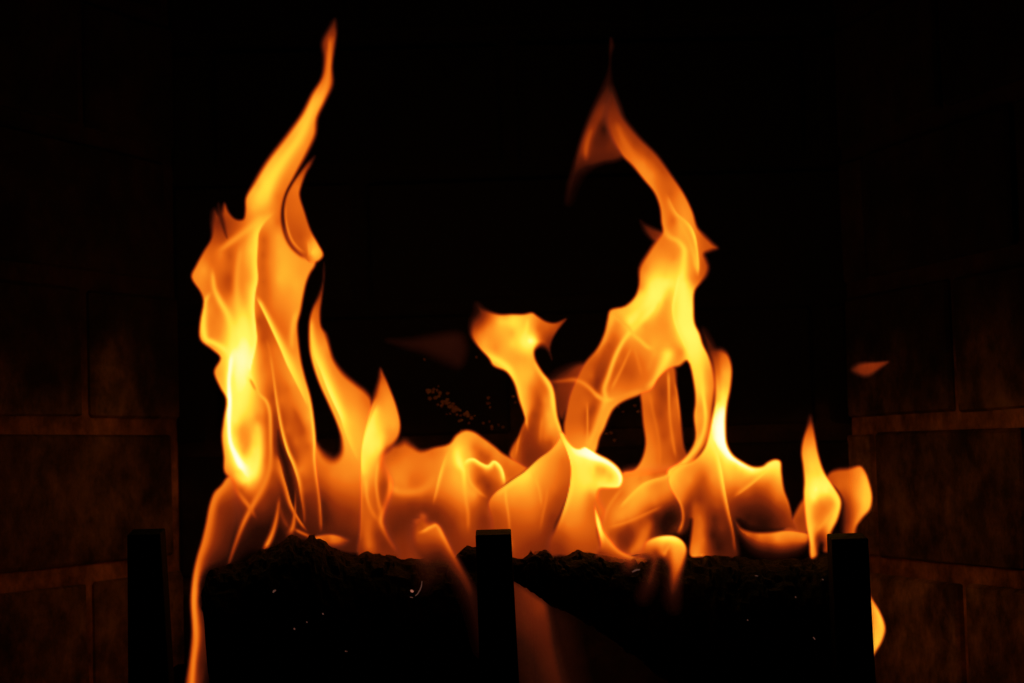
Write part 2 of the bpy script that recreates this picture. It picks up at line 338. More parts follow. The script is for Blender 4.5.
FL['leaning_tongue'] = (.012, [
 ('body', '324,262,2 325,272,2 324,285,2 322,300,2 320.5,312 321.5,326 326.5,334,4 331,350,3.6 334.5,360,4 344,373,5 357,384,5 366,391,5 372,400,4 372,425 368,450 366,480 366,550,3 345,553,3 322,541,3 316,520,8 313,490,4 313,470,4 312,450,4 314.5,440,4 321,449,6 327,455,9 334,458,9 340,453,6 341,440,4 337,425 328,404 319,384 312,363 309,347 309,321 312.4,308 318,296,3 322,283,2 323,270,2', 2.6,
  '324,270,1.3 323.5,285,1.9 319,298,3.8 315,312,5 312,325,5.6 313,340,6.4 318,325,5 319,342,6 326,345,6 329,356,5.6 314,352,7.2 322,362,7 333,372,5.9 340,382,5.8 331,388,6.8 350,392,5.9 358,396,5.7 363,398,5.3 368,405,5.2 345,404,6.3 356,412,6.4 362,424,6.4 351,422,7 366,418,6 355,434,6.9 360,445,6.8 345,447,6.5 341,458,6 350,465,6 358,470,6 330,464,5.4 322,462,5.4 332,475,5.5 346,478,5.7 356,482,5.4 324,485,4.2 332,493,4.2 345,493,4.6 355,500,4.3 324,503,2 332,506,3 341,509,3.3 350,516,2.9 356,525,3 326,518,1.5 338,524,2.4 330,530,2 345,535,2 352,545,1.8 358,540,2'),
 ('fold', '311,318,2.4,6.4 311.5,335,3.4,7.4 314.5,354,4.6,8 321,370,5.6,8.4 327,386,6.2,8.8 334,402,6.4,8.9 341,417,6,8.6 345,430,5,7.8 350,443,4.5,7.4 355.5,455,4,6.8 360,463,3.5,6.2', 'r', .95),
])
FL['pointed_tongue'] = (.0, [
 ('body', '380.5,368,3 384,374,2.4 389.6,387,2.4 397,407 400.6,425,2.2 399,436,3 394,445,5 387,453,8 385,463,9 390,474,9 394,484,8 392,496,8 388,505,8 386,520,6 390,535,6 398,548,6 400,560,4 358,556,3 359,530,3 360,500 359.6,470 360,452 362,438 366,422 371,405 374,395,5 378,381,4', 2.4,
  '381,376,4 383,386,5.4 376,396,5 382,402,6 388,400,6.2 389,413,6.5 380,418,7 394,425,6.6 388,432,6.2 374,412,6.8 391,438,6 384,440,7 386,447,5.5 372,428,8.3 368,440,8.2 373,450,8.4 379,445,8.3 371.5,464,7.2 366,472,7.2 373,478,6 372,490,5.2 371,500,4.9 379,475,5.2 382,486,3.8 382,470,5 380,498,3.9 376,505,4.5 372,520,4.5 364,500,4.8 364,520,4.6 367,535,4.6 369,546,4.8 374,548,4 376,535,3.3 382,545,2.6 388,552,2.8 390,505,3.5 386,515,4 378,512,4.4 362,540,3.6 362,552,3'),
 ('fold', '378,404,4,7.2 373,416,5.4,8.4 369,428,5.6,8.8 365,440,5.6,8.9 362.5,452,5,8.5 362.5,468,4.4,8.2 365,480,3,7', 'r', .9),
 ('fold', '378,430,5,8 378,445,5,8.3 376,455,4,7.8', 'c', .6),
 ('fold', '361.5,476,1.6,6.6 361.5,495,1.5,5.6 360.8,516,1.5,4.8 360.5,540,1.4,4', 'c', .9),
 ('fold', '365,474,2.6,7 366,485,2.4,6.8 367,497,2,6 371,510,2.2,5.2 378,521,2.4,5', 'c', .8),
 ('fold', '381,456,2.4,6.8 377.5,465,2,6.8 376,478,2,6.4 376.5,490,2,5.8 379,505,2.2,5.2 382,514,2.5,5.2', 'c', .9),
 ('fold', '369,515,4,4.6 368,532,4,4.7 369,550,4,4.8', 'c', .6),
 ('fold', '383,457,1.6,5.8 388,470,2,6 391,480,3,7.4 391,490,3.4,7.2 388,502,3.2,6.6 382.5,514,3.2,6 381,522,3,5.6 385,531,3,4.8 391,542,2.6,4 398,553,2,3.3', 'c', .9),
])
FL['swirl'] = (.016, [
 ('body', '386,449,7 392,445,6 398,443,7 405,440,8 412.5,445,6 421,450,5 434.5,447 449,443.5 456,435 465,430 474,431.5 484,438 496,447 503,453 512,458,3 524,465,3 528,468,3 523,474,3 514,480,3 505,486,3 500,500,6 500,530,6 498,570,4 450,563,3 420,563,3 392,560,3 376,540,4 372,515,5 372,490,5 372,470,6 376,455,6', 3,
  '405,450,5 396,452,4.6 388,458,4.7 392,468,5.5 396,480,5.8 405,460,5.5 412,468,5.5 412,478,5.1 418,482,5 405,485,5.6 426,474,5.4 430,463,5.6 421,458,5.4 432,453,5.2 442,452,5.6 436,468,5.7 447,460,6.6 421,497,4.4 432,492,5 405,500,4 398,500,4 412,508,2.8 425,510,2.5 398,515,2.6 395,530,2.3 404,520,2.4 399,540,2.9 406,551,3 418,550,3.6 430,545,3 437,514,2.5 446,524,2.8 450,538,3 458,548,3 466,556,3 432,528,3 '
  '449,470,6.3 449,488,5.9 441,495,5 456,494,5.9 456,478,6.8 452,499,5.2 452,512,4 452,526,3 459,536,3.3 456,515,4 463,525,4.2 474,437,6.3 463,437,6.6 458,445,7.2 466,446,6.8 486,446,6 497,456,5.8 512,463,5.6 520,468,5.2 474,447,5.2 481,453,4.4 487,459,4.2 481,447,5.4 470,455,6.8 509,476,4.7 514,472,4.9 506,466,5 503,459,5.5 506,481,5.5 '
  '474,471,5.4 470,467,6.6 478,482,4.2 488,486,3.2 484,478,3.7 494,474,5.2 486,471,5.6 498,483,4.6 500,478,5.6 489,494,3.6 480,490,5 470,478,6.3 475,494,6.4 467,490,6.6 477,499,5.2 481,508,3.8 484,520,3 484,535,3 472,521,4 474,536,3.6 462,510,4.9 488,500,3.6 472,508,4.6 490,512,4 490,540,3.6 478,550,3.2'),
 ('fold', '390,486,4,7.2 398,491,4.5,6.1 410,492,5,6 421,490,5,5.8 431,483,5,5.7 437,473,4,5.8', 'c', .75),
 ('fold', '454,446,4,6.6 447.5,454,3,6.7 443,465,2.6,7.1 439.5,477,2.4,7.3 436.5,490,2,6.4 433,504,1.8,4.6', 'r', .9),
 ('fold', '460,443,5.5,7.6 457.5,453,5,8.5 459.5,463,4.8,9 463.5,471,3,8.4 464.4,484,2.4,7.4 466,500,2,6.2 468,514,2,5.2 468,532,2,4.2', 'c', .9),
 ('fold', '462,467,3,8.2 467,460.5,3.2,8.7 473,459,3.2,8.9 481,463.5,3.4,8.6 488,466,3.8,8.7 494,461.5,3.8,8.9 500,466,3.6,8.8 503.5,475,3,8.6 504.5,485,2.4,8', 'l'),
 ('fold', '486,456,3,4 490,460,2,4.2', 'c', .6),
 ('fold', '467,464,1.4,7.6 469.5,481,1.8,7 478,491.5,2,6.4 487,497.5,1.8,5.6', 'c', .6),
 ('fold', '418,516,4,4.6 423,517,4,4.6 414,525,4,4.3', 'c', .7),
])
FL['wave'] = (.008, [
 ('body', '562,433,2 566,440 571,452 573.5,466 572,482 569,496,3 563,512,4 557,526,5 556,540,5 558,556,3 505,560,3 494,560,5 490,520,5 488,503,2 494,493.5,1.4 505,485,1.2 515,478,1.2 524,472,1.2 538,459,1.4 550,450,1.4 557,442,1.4', 2.6,
  '495,498,5.8 499,493,6.4 512,485,7 521,480,7.6 527,474,7.9 533,469,7.2 541,463,6.8 547,458,6.4 556,449,6.4 561,441,6.8 529,484,7 521,499,6 512,500,6 532,499,6 540,488,5.8 548,475,5.9 554,470,5.7 554,488,5.2 562,460,5.2 566,470,4.9 566,480,4.7 560,488,4.6 556,499,4.1 560,500,3.9 549,499,4.8 551,518,3.2 559,514,3.5 547,532,3.1 543,515,4.4 532,518,4.9 518,514,5 508,515,4.7 500,512,4.5 494,510,4.4 497,525,3.8 518,528,4.3 532,536,3.7 540,528,4 518,540,3.8 510,545,4 518,552,3.4 532,548,3 545,545,2.8'),
 ('fold', '496,496,2,6.6 506,488,2.4,7.4 516,481,3,7.8 525,475,3.6,8 534,467,3,7.4 545,458,2.4,6.6 556,448,2.2,6.6 561,441,2.2,7.4', 'c', .7),
 ('fold', '505.4,486,1.5,7.6 506,499,1.5,6.6 508.5,515,1.5,5.5 510,532,1.5,4.4 512,550,2,4.6', 'c', .85),
 ('fold', '531,472,3,7 537,484,2.4,6.7 540,496,2,6.2 541,508,2,5.4', 'r', .6),
 ('fold', '548,484,1.6,5.5 546,500,1.6,5.4 543,514,1.6,5 540,530,1.6,4.3', 'c', .6),
])
FL['mushroom'] = (.02, [
 ('body', '477,304,7 485,309,4 499,314,3 512,314,2.6 524,314,2.6 532.5,312.5,2.6 538,316,2.6 546,321,2.6 555,322.7,2.2 566.5,318.5,2 562,325,2 557.4,331,2 552,341,2 550.5,350,2 552,360,2 547,350,3 541,346,6 535,350,3 535.5,358.6 543,372 551.6,382 555.5,394 558,416 562,430,2 566,448,3 556,462,3 540,470,3 528,474,3 519,468,3 509,457,3 511,448,3 518,436 522,426,2 524.6,420,2 523.4,414,2 519,401 513.5,382.5 506,372 493,366 488.6,358.6 478,347,2.6 470.5,335,4 471,322,6 476,312,8', 2.6,
  '478,310,1.5 481,318,2.6 476,326,3.4 479,334,5.4 484,343,6.5 488,329,5.9 491,321,5.2 500,321,7.2 513,322,7.9 523,322,7.2 505,318,6.4 530,316,6.8 536,321,5.8 538,329,4.9 547,328,4.8 555,326,4.5 560,324,3.8 553,335,3.5 547,341,3.4 540,338,5 528,325,7 527,335,7.8 532,341,8.9 537,341,7.4 524,343,8.6 528,349,8 512,344,7.5 500,339,6.4 512,333,6.6 496,348,6 490,337,6.1 502,355,6.6 512,352,6.6 518,357,6.4 525,358,6.5 520,366,6.8 521,373,7 532,373,6.8 528,380,6.8 530,388,5.8 536,391,4.8 538,398,4.3 525,392,6.8 524,402,6.7 530,404,5.8 527,412,6.6 532,414,4 540,404,4.1 537,415,3.8 534,428,3.6 545,400,5.8 548,414,6.6 551,426,6.6 545,437,5.2 551,444,3.9 545,451,3.5 555,436,5.6 554,446,5 523,444,3.3 527,458,2.7 524,432,3.6 520,442,4.2 535,444,3.3 531,436,3.4 538,452,3 517,452,4.4 513,456,5 550,352,1.4'),
 ('fold', '479,344,3,6.6 486,352,4,7.2 492,357.5,4.4,8.2 500,362,4.4,8.4 509,369.5,4,8.5 515,382,3.6,8 519.5,398,3.4,7.8 523.5,410,2.8,7.2 526.3,421,1.8,6.7 527.6,430,1.1,5.4', 'c', .85),
 ('fold', '534,358,4,7.2 539,369,3.6,7.4 545.5,379,3.4,7.8 551,389,3.2,8.1 553.5,404,3.2,8.1 556,416,3,7.8 560,428,2.6,7.8 564,437,2.4,8.2', 'c', .9),
 ('fold', '528,317,2.2,7.4 526.7,327,2.4,8 525.5,335,3,8.5 526,343,5,9', 'c', .9),
 ('fold', '526,340,4,9.1 532,341,4,9.2 537,342,2,8.6', 'c', .9),
 ('fold', '498,322,4,7.7 513,322,4.4,8.1 524,322,3,7.6', 'c', .6),
 ('fold', '524,416,1.2,4.4 519.5,434,1.4,5.4 517,448,1.4,5.4 515,458,1.4,5', 'c', .8),
 ('fold', '543,416,2,6 541,430,2,5.6 540,444,2,4.6', 'c', .5),
])
FL['cup'] = (.0, [
 ('body', '558,432,3 563,432 568,440 574,446.5 579,448 585,446 591,449 598.6,454 610,460 620,469 623.7,479 620,487.5 610,489,3 600,490,4 600,500,6 606,512,6 600,530,6 602,556,4 560,556,3 548,556,6 548,540,5 555,528,3.4 562,512,1.8 567,496,1.2 569.8,482,1.2 570.3,466,1.2 567,453,1.2', 2.4,
  '563,436,7.6 568,444,8.2 574,450,9 584,451,9.5 591,454,9.7 598,458,9.6 606,462,9.2 614,468,9 620,476,9 620,484,8.8 612,486,8.4 600,484,8.3 592,488,7.6 584,462,8.3 577,456,8.8 574,468,7.8 580,474,8.1 592,464,8.2 598,468,6.7 604,470,6.6 611,476,7 598,476,7.3 605,480,8 590,478,8.1 578,482,7.8 585,488,7.8 574,490,7.3 573,500,6.8 582,497,6.9 590,495,5.8 582,506,6.2 588,510,5.2 596,500,5.2 598,515,4.8 579,520,5.7 572,515,6 568,525,5.6 579,534,4.9 590,525,5 590,540,4.5 586,548,4.2 572,545,4.2 564,536,4.2 557,545,3.3 560,552,3 596,548,4'),
 ('fold', '563,436,2.6,8.2 569,445,3,8.9 577,451,3.6,9.4 586,453,4,9.8 596,457,4,9.9 607,462,3,9.7 616,469,2.8,9.5 621,477,2.6,9.5 619,485,2.6,9.2 608,486,2.6,8.8 596,486.5,2.6,8.3', 'c', .9),
 ('fold', '571.5,456,2,8.4 573.5,470,2.6,8.1 572,484,3,8 569.5,495,3,7.6 565,507,3,7.1 560,519,3.4,6 554,531,3,4.6', 'r', .95),
 ('fold', '592,462,2,8.6 593,476,2,8.4', 'c', .4),
])
FL['veil'] = (.03, [
 ('body', '548,380,3 553,375,8 566,368,8 580,363,5 590,364,5 596,380,8 594,396,4 586,400,6 580,400,5 575,400,5 568,412,5 562,420,4 557,414,4 555,400,3', 4,
  '555,378,1.6 566,373,2.2 578,369,3.2 586,372,3.6 560,386,2.8 570,384,3.2 566,396,2.8 561,405,2.4 575,392,3.4'),
 ('fold', '550,382,2,3.2 562,381,2.2,3.8 575,380,2.6,4.8 585,384.5,2.6,5.2', 'c', .9),
])
FL['right_main'] = (.01, [
 ('body', '611,88,8 614.5,93,6 621.6,113,5 639,136,4 657,154,3.4 672,175,3 684.5,194 693,212 697.7,227,3 704,234,4 713,243,4 718,248,4 711,251,4 705,254,4 707,260,4 709,267,4 707,275,4 701,283,3 695,291 694,308 695,323 700,334 703,344,2.6 709,356,2.6 714,370,4 716,385,4 715,395,4 713,410,4 712,425,4 709,440,4 700,455,4 688,470,4 668,478,4 667,470,3 680,461,3 690,450,2.4 695,438,2.4 693.5,416,2.4 695,402,2.4 694,387 687,361 680,366,3 670,369,3 659,378.6 652,390 643,394,3 638,396 623,402 614,409 609,418 605,428 600,438 596,452 588,462 566,448,3 563.4,432,3 563.4,424,3 564.6,418 569,396 576,378.6 585,362 597,348 604,333 607,320 610,310 625,305.7 635,296 638.5,284 639,268,4 648,252,4 656,240,4 662,232,3 661,222 659.6,208 654,193 643.5,180 632,166,3 621,155,3 606,128,6 604,110,8 607,98,8', 2.6,
  '612,98,2 612,112,2.8 616,126,3.6 613,138,4 622,140,4.2 628,152,4.8 634,145,3.8 643,163,5.6 648,155,4 652,175,5.8 657,165,4.3 663,170,4.2 650,184,5.6 662,186,4.9 671,183,4.8 671,194,4.7 680,195,5.6 671,208,5.4 662,200,5.2 673,221,4.8 665,220,5.6 666,230,5.4 684,209,6 690,215,6 680,225,6.4 688,240,6.2 690,250,6 680,234,6.4 703,236,4.6 710,244,4.6 703,247,4.8 704,262,4.4 706,268,4.4 702,276,4.6 694,283,5.6 '
  '662,246,5.5 656,252,5.8 651,264,6.2 645,268,5.6 644,276,6.3 662,266,6.9 672,250,5.7 674,258,5.8 672,268,7 676,262,6.6 665,275,7.4 655,275,7.6 651,284,8.2 658,288,8.8 666,284,8.6 640,288,5.6 644,296,8 637,302,7.6 648,305,8.5 655,298,8.9 628,310,7 622,313,7 636,316,8.2 630,321,8.4 670,292,7.2 666,302,6.5 672,284,8.2 664,312,6.3 658,318,6.3 668,325,6.2 655,330,6.2 645,325,6.3 644,337,6.3 666,340,6.3 676,344,6.3 674,333,6.6 654,345,6.6 661,336,6.3 '
  '692,259,6 691,279,5.8 692,270,6 689,250,6.2 690,290,7.4 689,320,8.6 691,310,8.4 '
  '617,326,5.7 614,338,4.8 608,345,4.3 622,335,6 622,321,6.6 611,320,6.5 605,340,6 598,353,5.1 590,362,4.7 586,368,4.7 582,377,4.8 592,376,4.8 603,362,3.9 601,370,3.5 598,381,3 596,388,3.2 604,385,4.6 579,400,4.7 574,410,4.8 580,412,4.8 587,405,5 594,408,3.8 592,398,4.6 576,424,4.9 583,430,5.2 570,422,4.8 590,412,3.7 589,430,4.2 579,440,5.8 588,442,6.4 '
  '626,356,4.8 624,370,4.4 616,378,4.8 632,376,4.5 634,362,4.8 622,383,5 628,388,5.2 619,360,5 638,361,5 645,370,5.2 640,383,5.2 648,380,5.3 642,350,5.8 652,362,5.7 658,350,6.3 665,352,6.6 674,352,6 682,352,5.5 632,392,5.6 612,395,5.8 606,405,6.2 600,418,6.2 597,430,6.1 '
  '684,332,8.8 680,322,8.5 692,340,8.8 698,361,8 704,355,7.6 690,352,8.4 703,372,7 699,378,7.6 710,383,6 708,372,6.3 712,395,5.7 709,405,5.7 703,390,7.4 696,400,6.8 698,408,6.2 699,419,6.4 697,430,6.2 705,415,6.2 708,420,5.4 705,440,5 700,450,4.9 694,455,5 697,442,6.6 686,463,6 678,468,6.8 672,474,7'),
 ('fold', '616,122,3,4 622,137,4,4.6 630,152,5,5 641,169,4.5,5.8 650,184,3.5,5.9 657,197,3,5.8 661,210,3,5.8 662.5,222,3,6 666,231,3,6.2 672,238,3,6.4', 'c', .75),
 ('fold', '667,195,3,5.6 672,206,3,6.2 677,214,3,6.7 684,220,3,7 690,226,3,7.5 694.5,236,3,8 697,250,2.8,7.6 698,262,2.6,7.8 698,276,2,7', 'l', .9),
 ('fold', '678,217,3,6.5 683,228,3,6.6 689,240,3,6.7 694,255,3,7.2 697,272,3,7.5', 'c', .7),
 ('fold', '663,230,3,6.2 670,237,3,6.6 678,241,3,7.2 684,249,3.4,7.8 684,260,4,8 682.5,272,5,8.4 680,284,6,8.9', 'c', .9),
 ('fold', '682,276,5,8.8 683,290,8,9 684,305,9,9 685,322,8,8.9 688,336,8,9 692,350,7,8.7 696,364,6,8.2 700,380,4,7.9', 'c', .85),
 ('fold', '679,276,2,8.9 676,290,2.6,8.9 673,305,3,8.7 673.5,316,3,8.5 677,328,3,8.6 683,341,3.4,8.6 688,352,3.6,8.4', 'r', .8),
 ('fold', '652,280,6,8.4 658,290,6,8.9 656,303,5,8.9 647,315,4,8.6 638,323,3.4,8 631,331,3,7.9 624,340,2.6,7.6 617.4,352,2.6,7.5 612.5,364,2.6,7.3 608.6,376,2.8,7.1 604.5,389,3,6.9 605.5,399,3.4,7 602.5,411,3.6,6.5 598,424,3.6,6.5 591,440,3.4,6.8 588,446,3,7.4', 'c', .9),
 ('fold', '646,290,5,8.2 641,299,5,8.2 634,307,3.4,7.9 626,311,3,7.3 616,313,2.4,7', 'c', .7),
 ('fold', '660,300,2.4,7.6 656,312,2.4,7.4 650,320,2.4,7', 'c', .5),
 ('fold', '613,313,2.6,7.4 611,322,2.6,6.8 607,333,2.2,6.3 602,343,2.4,6 593,354,3,5.4', 'c', .8),
 ('fold', '613,316,1.6,7.2 620,321,1.6,6.6 628,327,1.8,7 634,335,2.2,7.3 641,341,2.4,7.3 647,346.5,2.4,7.3 655,350,3,7', 'c', .8),
 ('fold', '594,393,2.2,5.9 601,398,2.4,6.4 607,400,2.6,7.2 615,399,2.4,6.2 624,396,2.4,5.9 634,393,2.4,6 643,390.5,2.6,6.3', 'c', .85),
 ('fold', '562,381,2.4,4.8 572,380,2.4,5.3 581,382,2.5,5.7 589,387.5,2.5,6 597,395.5,2.5,6.5 604,400,2.6,7', 'c', .85),
 ('fold', '632,346,1.8,5.8 627,357,1.6,5.6 621.5,369,1.6,5.6 616,380,1.8,5.8 611,390,2,6.2', 'c', .8),
 ('fold', '634,346,1.6,5.8 638,361,2,5.4 642,376,2,5.4', 'c', .6),
 ('fold', '646,390,3,6.6 655,380,3.6,7.2 660,371,4.4,7.7 665,362,5.6,8.2 668,354,6,8.4 668,346,5,7.8', 'c', .9),
 ('fold', '648,372,3,5.6 652,360,3,6 656,350,3,7', 'c', .6),
 ('fold', '608,345,3,4.2 604,357,3,3.7 600,370,3.6,3.3 597.5,382,3,3', 'c', .75),
 ('fold', '587.3,402,1.2,5.6 587.5,418,1.2,5.7 587.5,434,1.4,6 587,444,2,6.8', 'c', .8),
 ('fold', '698,366,3.4,8 701,380,3,7.9 703,394,2.4,8 705,408,2.2,8 705.5,420,2.4,7.6 703,434,2.6,7.5 697,447,3,7.5 689,457,3,7.5 680,465,3.2,7.6 670,474,3,7.8', 'c', .9),
 ('fold', '696,404,1.5,6.9 694.8,418,1.6,6.8 695.6,434,1.6,6.6', 'c', .7),
])
FL['right_tip'] = (.02, [
 ('body', '611,38,3 613,46,4 611,56,3 611,75,4 613,90,6 622,113,6 620,140,6 624,156,5 615,161,5 604,163,5 592,168,6 580,178,10 570,204,9 566,204,6 567,187,4 573,166,4 581,138,4 592,110,5 603,86,5 609,66,3 609.5,50,3', 3,
  '611,45,1.3 610,60,.5 609,76,.7 606,90,1.3 610,100,2 602,104,2 611,114,2.4 600,116,2.6 594,130,2.6 587,140,2.7 583,152,2.6 580,160,2 576,172,1.1 571,185,.8 568,198,.5 604,129,.9 596,142,2 600,150,2.2 609,148,2.4 603,158,2 612,156,2 592,160,2 616,135,3 588,168,1 576,190,.4'),
 ('fold', '594,124,3,3.3 588.5,138,3.4,4 586,150,3.4,4.2 586,162,2.6,3.2', 'c', .8),
 ('fold', '606,100,4,2.4 599,116,3.4,3 592,132,3,3', 'c', .5),
])
FL['side_wisps'] = (.02, [
 ('body', '640,220,3 646,224,3 654,228,4 664,233,3 662,240,3 655,242,3 648,236,4 643,229,4', 3, '643,223,.9 648,230,2.2 655,234,2.6 661,237,3'),
])
FL['curtain'] = (.022, [
 ('body', '640,390,3 648,380,3 660,362,3 674,364,4 677,384,2.4 680,406,2.2 682,425 685,448 690,460,4 680,468,5 668,474,6 652,478,6 635,480,6 620,478,4 623,472 633.7,469.5 641,460 645,444 642.5,422 641,404', 2.6,
  '645,406,4.9 649,396,5.2 655,400,4.6 648,416,4.9 651,436,5.3 650,455,5.7 643,466,6 635,473,6 655,408,4.4 655,425,4.8 658,450,5.2 656,466,5.4 662,392,3.6 661,414,3.9 665,400,3.9 664,436,4.2 662,460,4.8 669,414,4.8 674,393,4.4 672,378,4.6 674,405,4.8 672,440,4.8 677,400,5.3 674,422,4.6 680,430,4.4 677,450,3.9 683,455,3.6 672,462,4.6 668,470,5.2'),
 ('fold', '650,394,1.8,5.8 652.5,410,1.8,5.2 657,430,1.8,5.2 659.5,448,1.8,5.2 660,466,1.8,5.4', 'c', .5),
 ('fold', '668.3,371,1.5,6.4 668.8,388,1.5,6 669.2,406,1.5,5.6 670.5,424,1.7,5.3 673,442,1.8,5.3 676,458,1.8,4.8', 'c', .85),
 ('fold', '674.5,382,1.5,5 677.5,394,1.5,5.6 679,408,1.5,5.6 681,424,1.6,5.2', 'c', .8),
 ('fold', '643,450,2.6,5.9 641,460,3,6.2 634,470,3.4,6.3 625,475,3,6', 'c', .7),
])
FL['wing'] = (.0, [
 ('body', '703,330,8 711,340,6 716,348,5 722,349,5 728,354,3.4 732,367,2.6 731,386 727,407 726,426.6 727.4,444 733,454.5 743.5,462 753.8,466.6 762.5,466 768,462 775,459.3 780.5,461 781.8,472 784.5,489.6 789,502 793,518,2.6 797,530,3 790,530,4 770,532,6 750,528,6 737,520,5 738,540,4 738,557,3 715,557,3 705,557,2 700,557,2 691,557,2 689,553,2.2 690,540,2.6 691,520,4 688,530,4 680,535,4 676,532,4 681,520,3 680,508,2.6 675,498,2.6 669,487 667.5,477 672,470 680,463,2.6 688,462,3 697,457,2.6 704,448,2.6 708,435,3 711,420,3 714,405,3 714,385,4 711,365,5 706,350,6', 2.6,
  '712,350,1.8 716,356,3.4 722,357,5 727,362,5.6 724,372,6.4 717,372,5 720,385,6.8 728,385,6.8 724,395,8.2 719,400,7 728,400,7.6 720,410,9.2 714,414,8.2 711,424,8.4 724,415,9.2 717,428,10 722,440,10 712,436,8.8 724,432,9.6 726,448,9.9 718,448,8.6 710,446,8 730,456,9.9 740,463,9.5 752,470,9.1 765,467,8.7 774,462,8.7 779,464,8.5 736,466,7.6 730,463,8 720,460,7.4 710,458,7.2 703,457,7 696,463,6.2 686,469,6.2 678,470,6.8 '
  '672,478,7.3 680,480,6.3 690,480,6 686,490,5.4 682,500,5.3 679,492,6 699,489,3.8 704,478,4.5 703,468,5.6 700,500,3.3 692,498,3.6 689,507,2.7 688,520,2 686,530,1.6 '
  '697,507,4.2 699,518,5 699,531,5.3 698,545,5.5 696,554,6 703,525,4.8 704,540,5 707,515,3.4 711,505,3.6 715,492,5 712,478,6 717,506,4 721,528,2.8 714,518,2 712,535,1.2 724,540,1.6 718,548,1.1 728,550,1.8 '
  '730,477,6.9 727,468,7.6 742,472,7.2 742,481,6.2 752,476,6.8 735,490,4.8 740,486,5.6 755,486,4.6 748,495,4 755,494,3.5 762,487,4.6 755,506,2.1 745,505,2.4 738,505,2.6 748,518,1.1 760,517,1.2 770,518,1.4 770,505,2.8 770,494,4.4 768,484,5.2 773,478,6.5 778,475,7.4 778,492,5.6 776,500,4.6 784,506,4.2 783,516,2.9 789,518,3.6 765,526,1 750,526,1.6 740,515,1.8 791,525,3.4'),
 ('fold', '709,349,3,2.5 715,358,3,3.6 718,370,2.4,4.4 719,382,2.4,5.6 720,394,2.4,6.8', 'c', .5),
 ('fold', '727,370,3,6.8 727,386,3,7.2 724,400,4,8.6 722,412,5.5,9.7 719,424,7,10 720,438,7,10 725,448,4.4,10 732,456,4,10 742,463.5,3.6,9.7 753,469,3.4,9.2 764,467.5,3,8.8 772,462,3,8.9 778,463,3,8.8', 'c', .85),
 ('fold', '720,402,4,8.8 714,411,4.5,9.2 712,424,5,9.4 709,436,5,8.8 702,448,4.5,8 692,458,4,7', 'r', .85),
 ('fold', '698,458,2.6,7.2 688,463,2.6,7.2 678,469,3,7.4 671,475,3,7.8', 'c', .7),
 ('fold', '669,474,2.4,7.7 669,482,2.6,7.4 672,490,2.6,6.6 676.5,497,2.4,6.1 680.5,506,2.2,6 682.3,516,2.2,5.9 681,526,2,5.6 677,534,2,5.3', 'c', .9),
 ('fold', '714,440,3,8.6 718,456,3,8.5 721,470,3,8.4 723,482,2.8,8 725,494,2.8,7.3 729,514,2.4,5.6 733,532,2,4 735.4,553,2,2.8', 'l', .9),
 ('fold', '771,466,3,8.5 763,474,3,7.8 754,482,3,6.9 745,489,3,6.3 734,497,2.8,5.2', 'l', .9),
 ('fold', '694.5,500,3,4 695,520,3.6,5 694,540,3.6,5.3 693,554,3.6,6', 'c', .5),
 ('fold', '692,555.5,1.6,6.8 698,557,1.6,6.6 704,554.5,1.6,6.2', 'c', .8),
 ('fold', '781.5,478,1.5,6.8 785,493,1.5,5.8 789.5,506,1.5,5.4 794,520,1.5,4.8', 'c', .8),
])
FL['leaf'] = (.014, [
 ('body', '592,482,4 606,478,4 618,473,6 626,470,9 640,468,10 652,467,10 668,467,9 680,469,6 680,480,3 682,490,3 679,500,4 686,514,4 683,524,4 676,534,5 664,538,5 655,545,5 645,556,4 620,562,4 606,562,4 600,548,4 596,530,4 592,512,5 590,498,5', 3,
  '619,492,4.9 611,496,4.9 606,508,5 604,520,4.8 604,535,5.6 622,486,5.6 630,479,6 638,474,6.2 646,472,5.8 655,470,5 664,471,5 625,494,5.5 640,479,5.5 655,476,5 643,489,6.8 636,496,6.6 632,503,6.5 622,510,6.1 618,517,6 613,524,5.4 623,518,6 645,503,5.8 636,512,5.8 630,517,5.7 652,490,6 660,492,5.6 667,482,6 670,490,5.6 655,502,5.4 664,500,4.8 670,500,4.2 657,508,4 648,516,3.6 650,524,3.6 645,532,5 641,543,5.2 632,551,5.2 640,522,4 628,526,3.6 620,536,3 632,536,3 628,545,2.7 620,545,3.2 610,535,4.2 612,545,5 667,514,.9 674,520,.7 672,508,1.6 658,525,1.4 655,515,2 664,530,.9 676,528,2 651,535,3 634,556,4'),
 ('fold', '604,524,2,5.4 606,513,2,5.6 611,503,2,5.8 616,496,2,5.9 623,487,2,6', 'c', .6),
 ('fold', '619,508,2.4,6.6 632,494,3.4,7.2 643.7,484,4,7.4 653,480,4,7 664,477,4,6.8 673,472.5,3,7.2', 'l', .9),
 ('fold', '608,527,2.2,5.6 623,523,2.4,5.9 638,517,2.4,5.8 650,511.5,2.4,5.4 662,506,2,4.8', 'l', .6),
 ('fold', '650,518,4,4 647,530,4,4.8 641,542,4,5.2 633,552,3,5.4', 'c', .7),
])
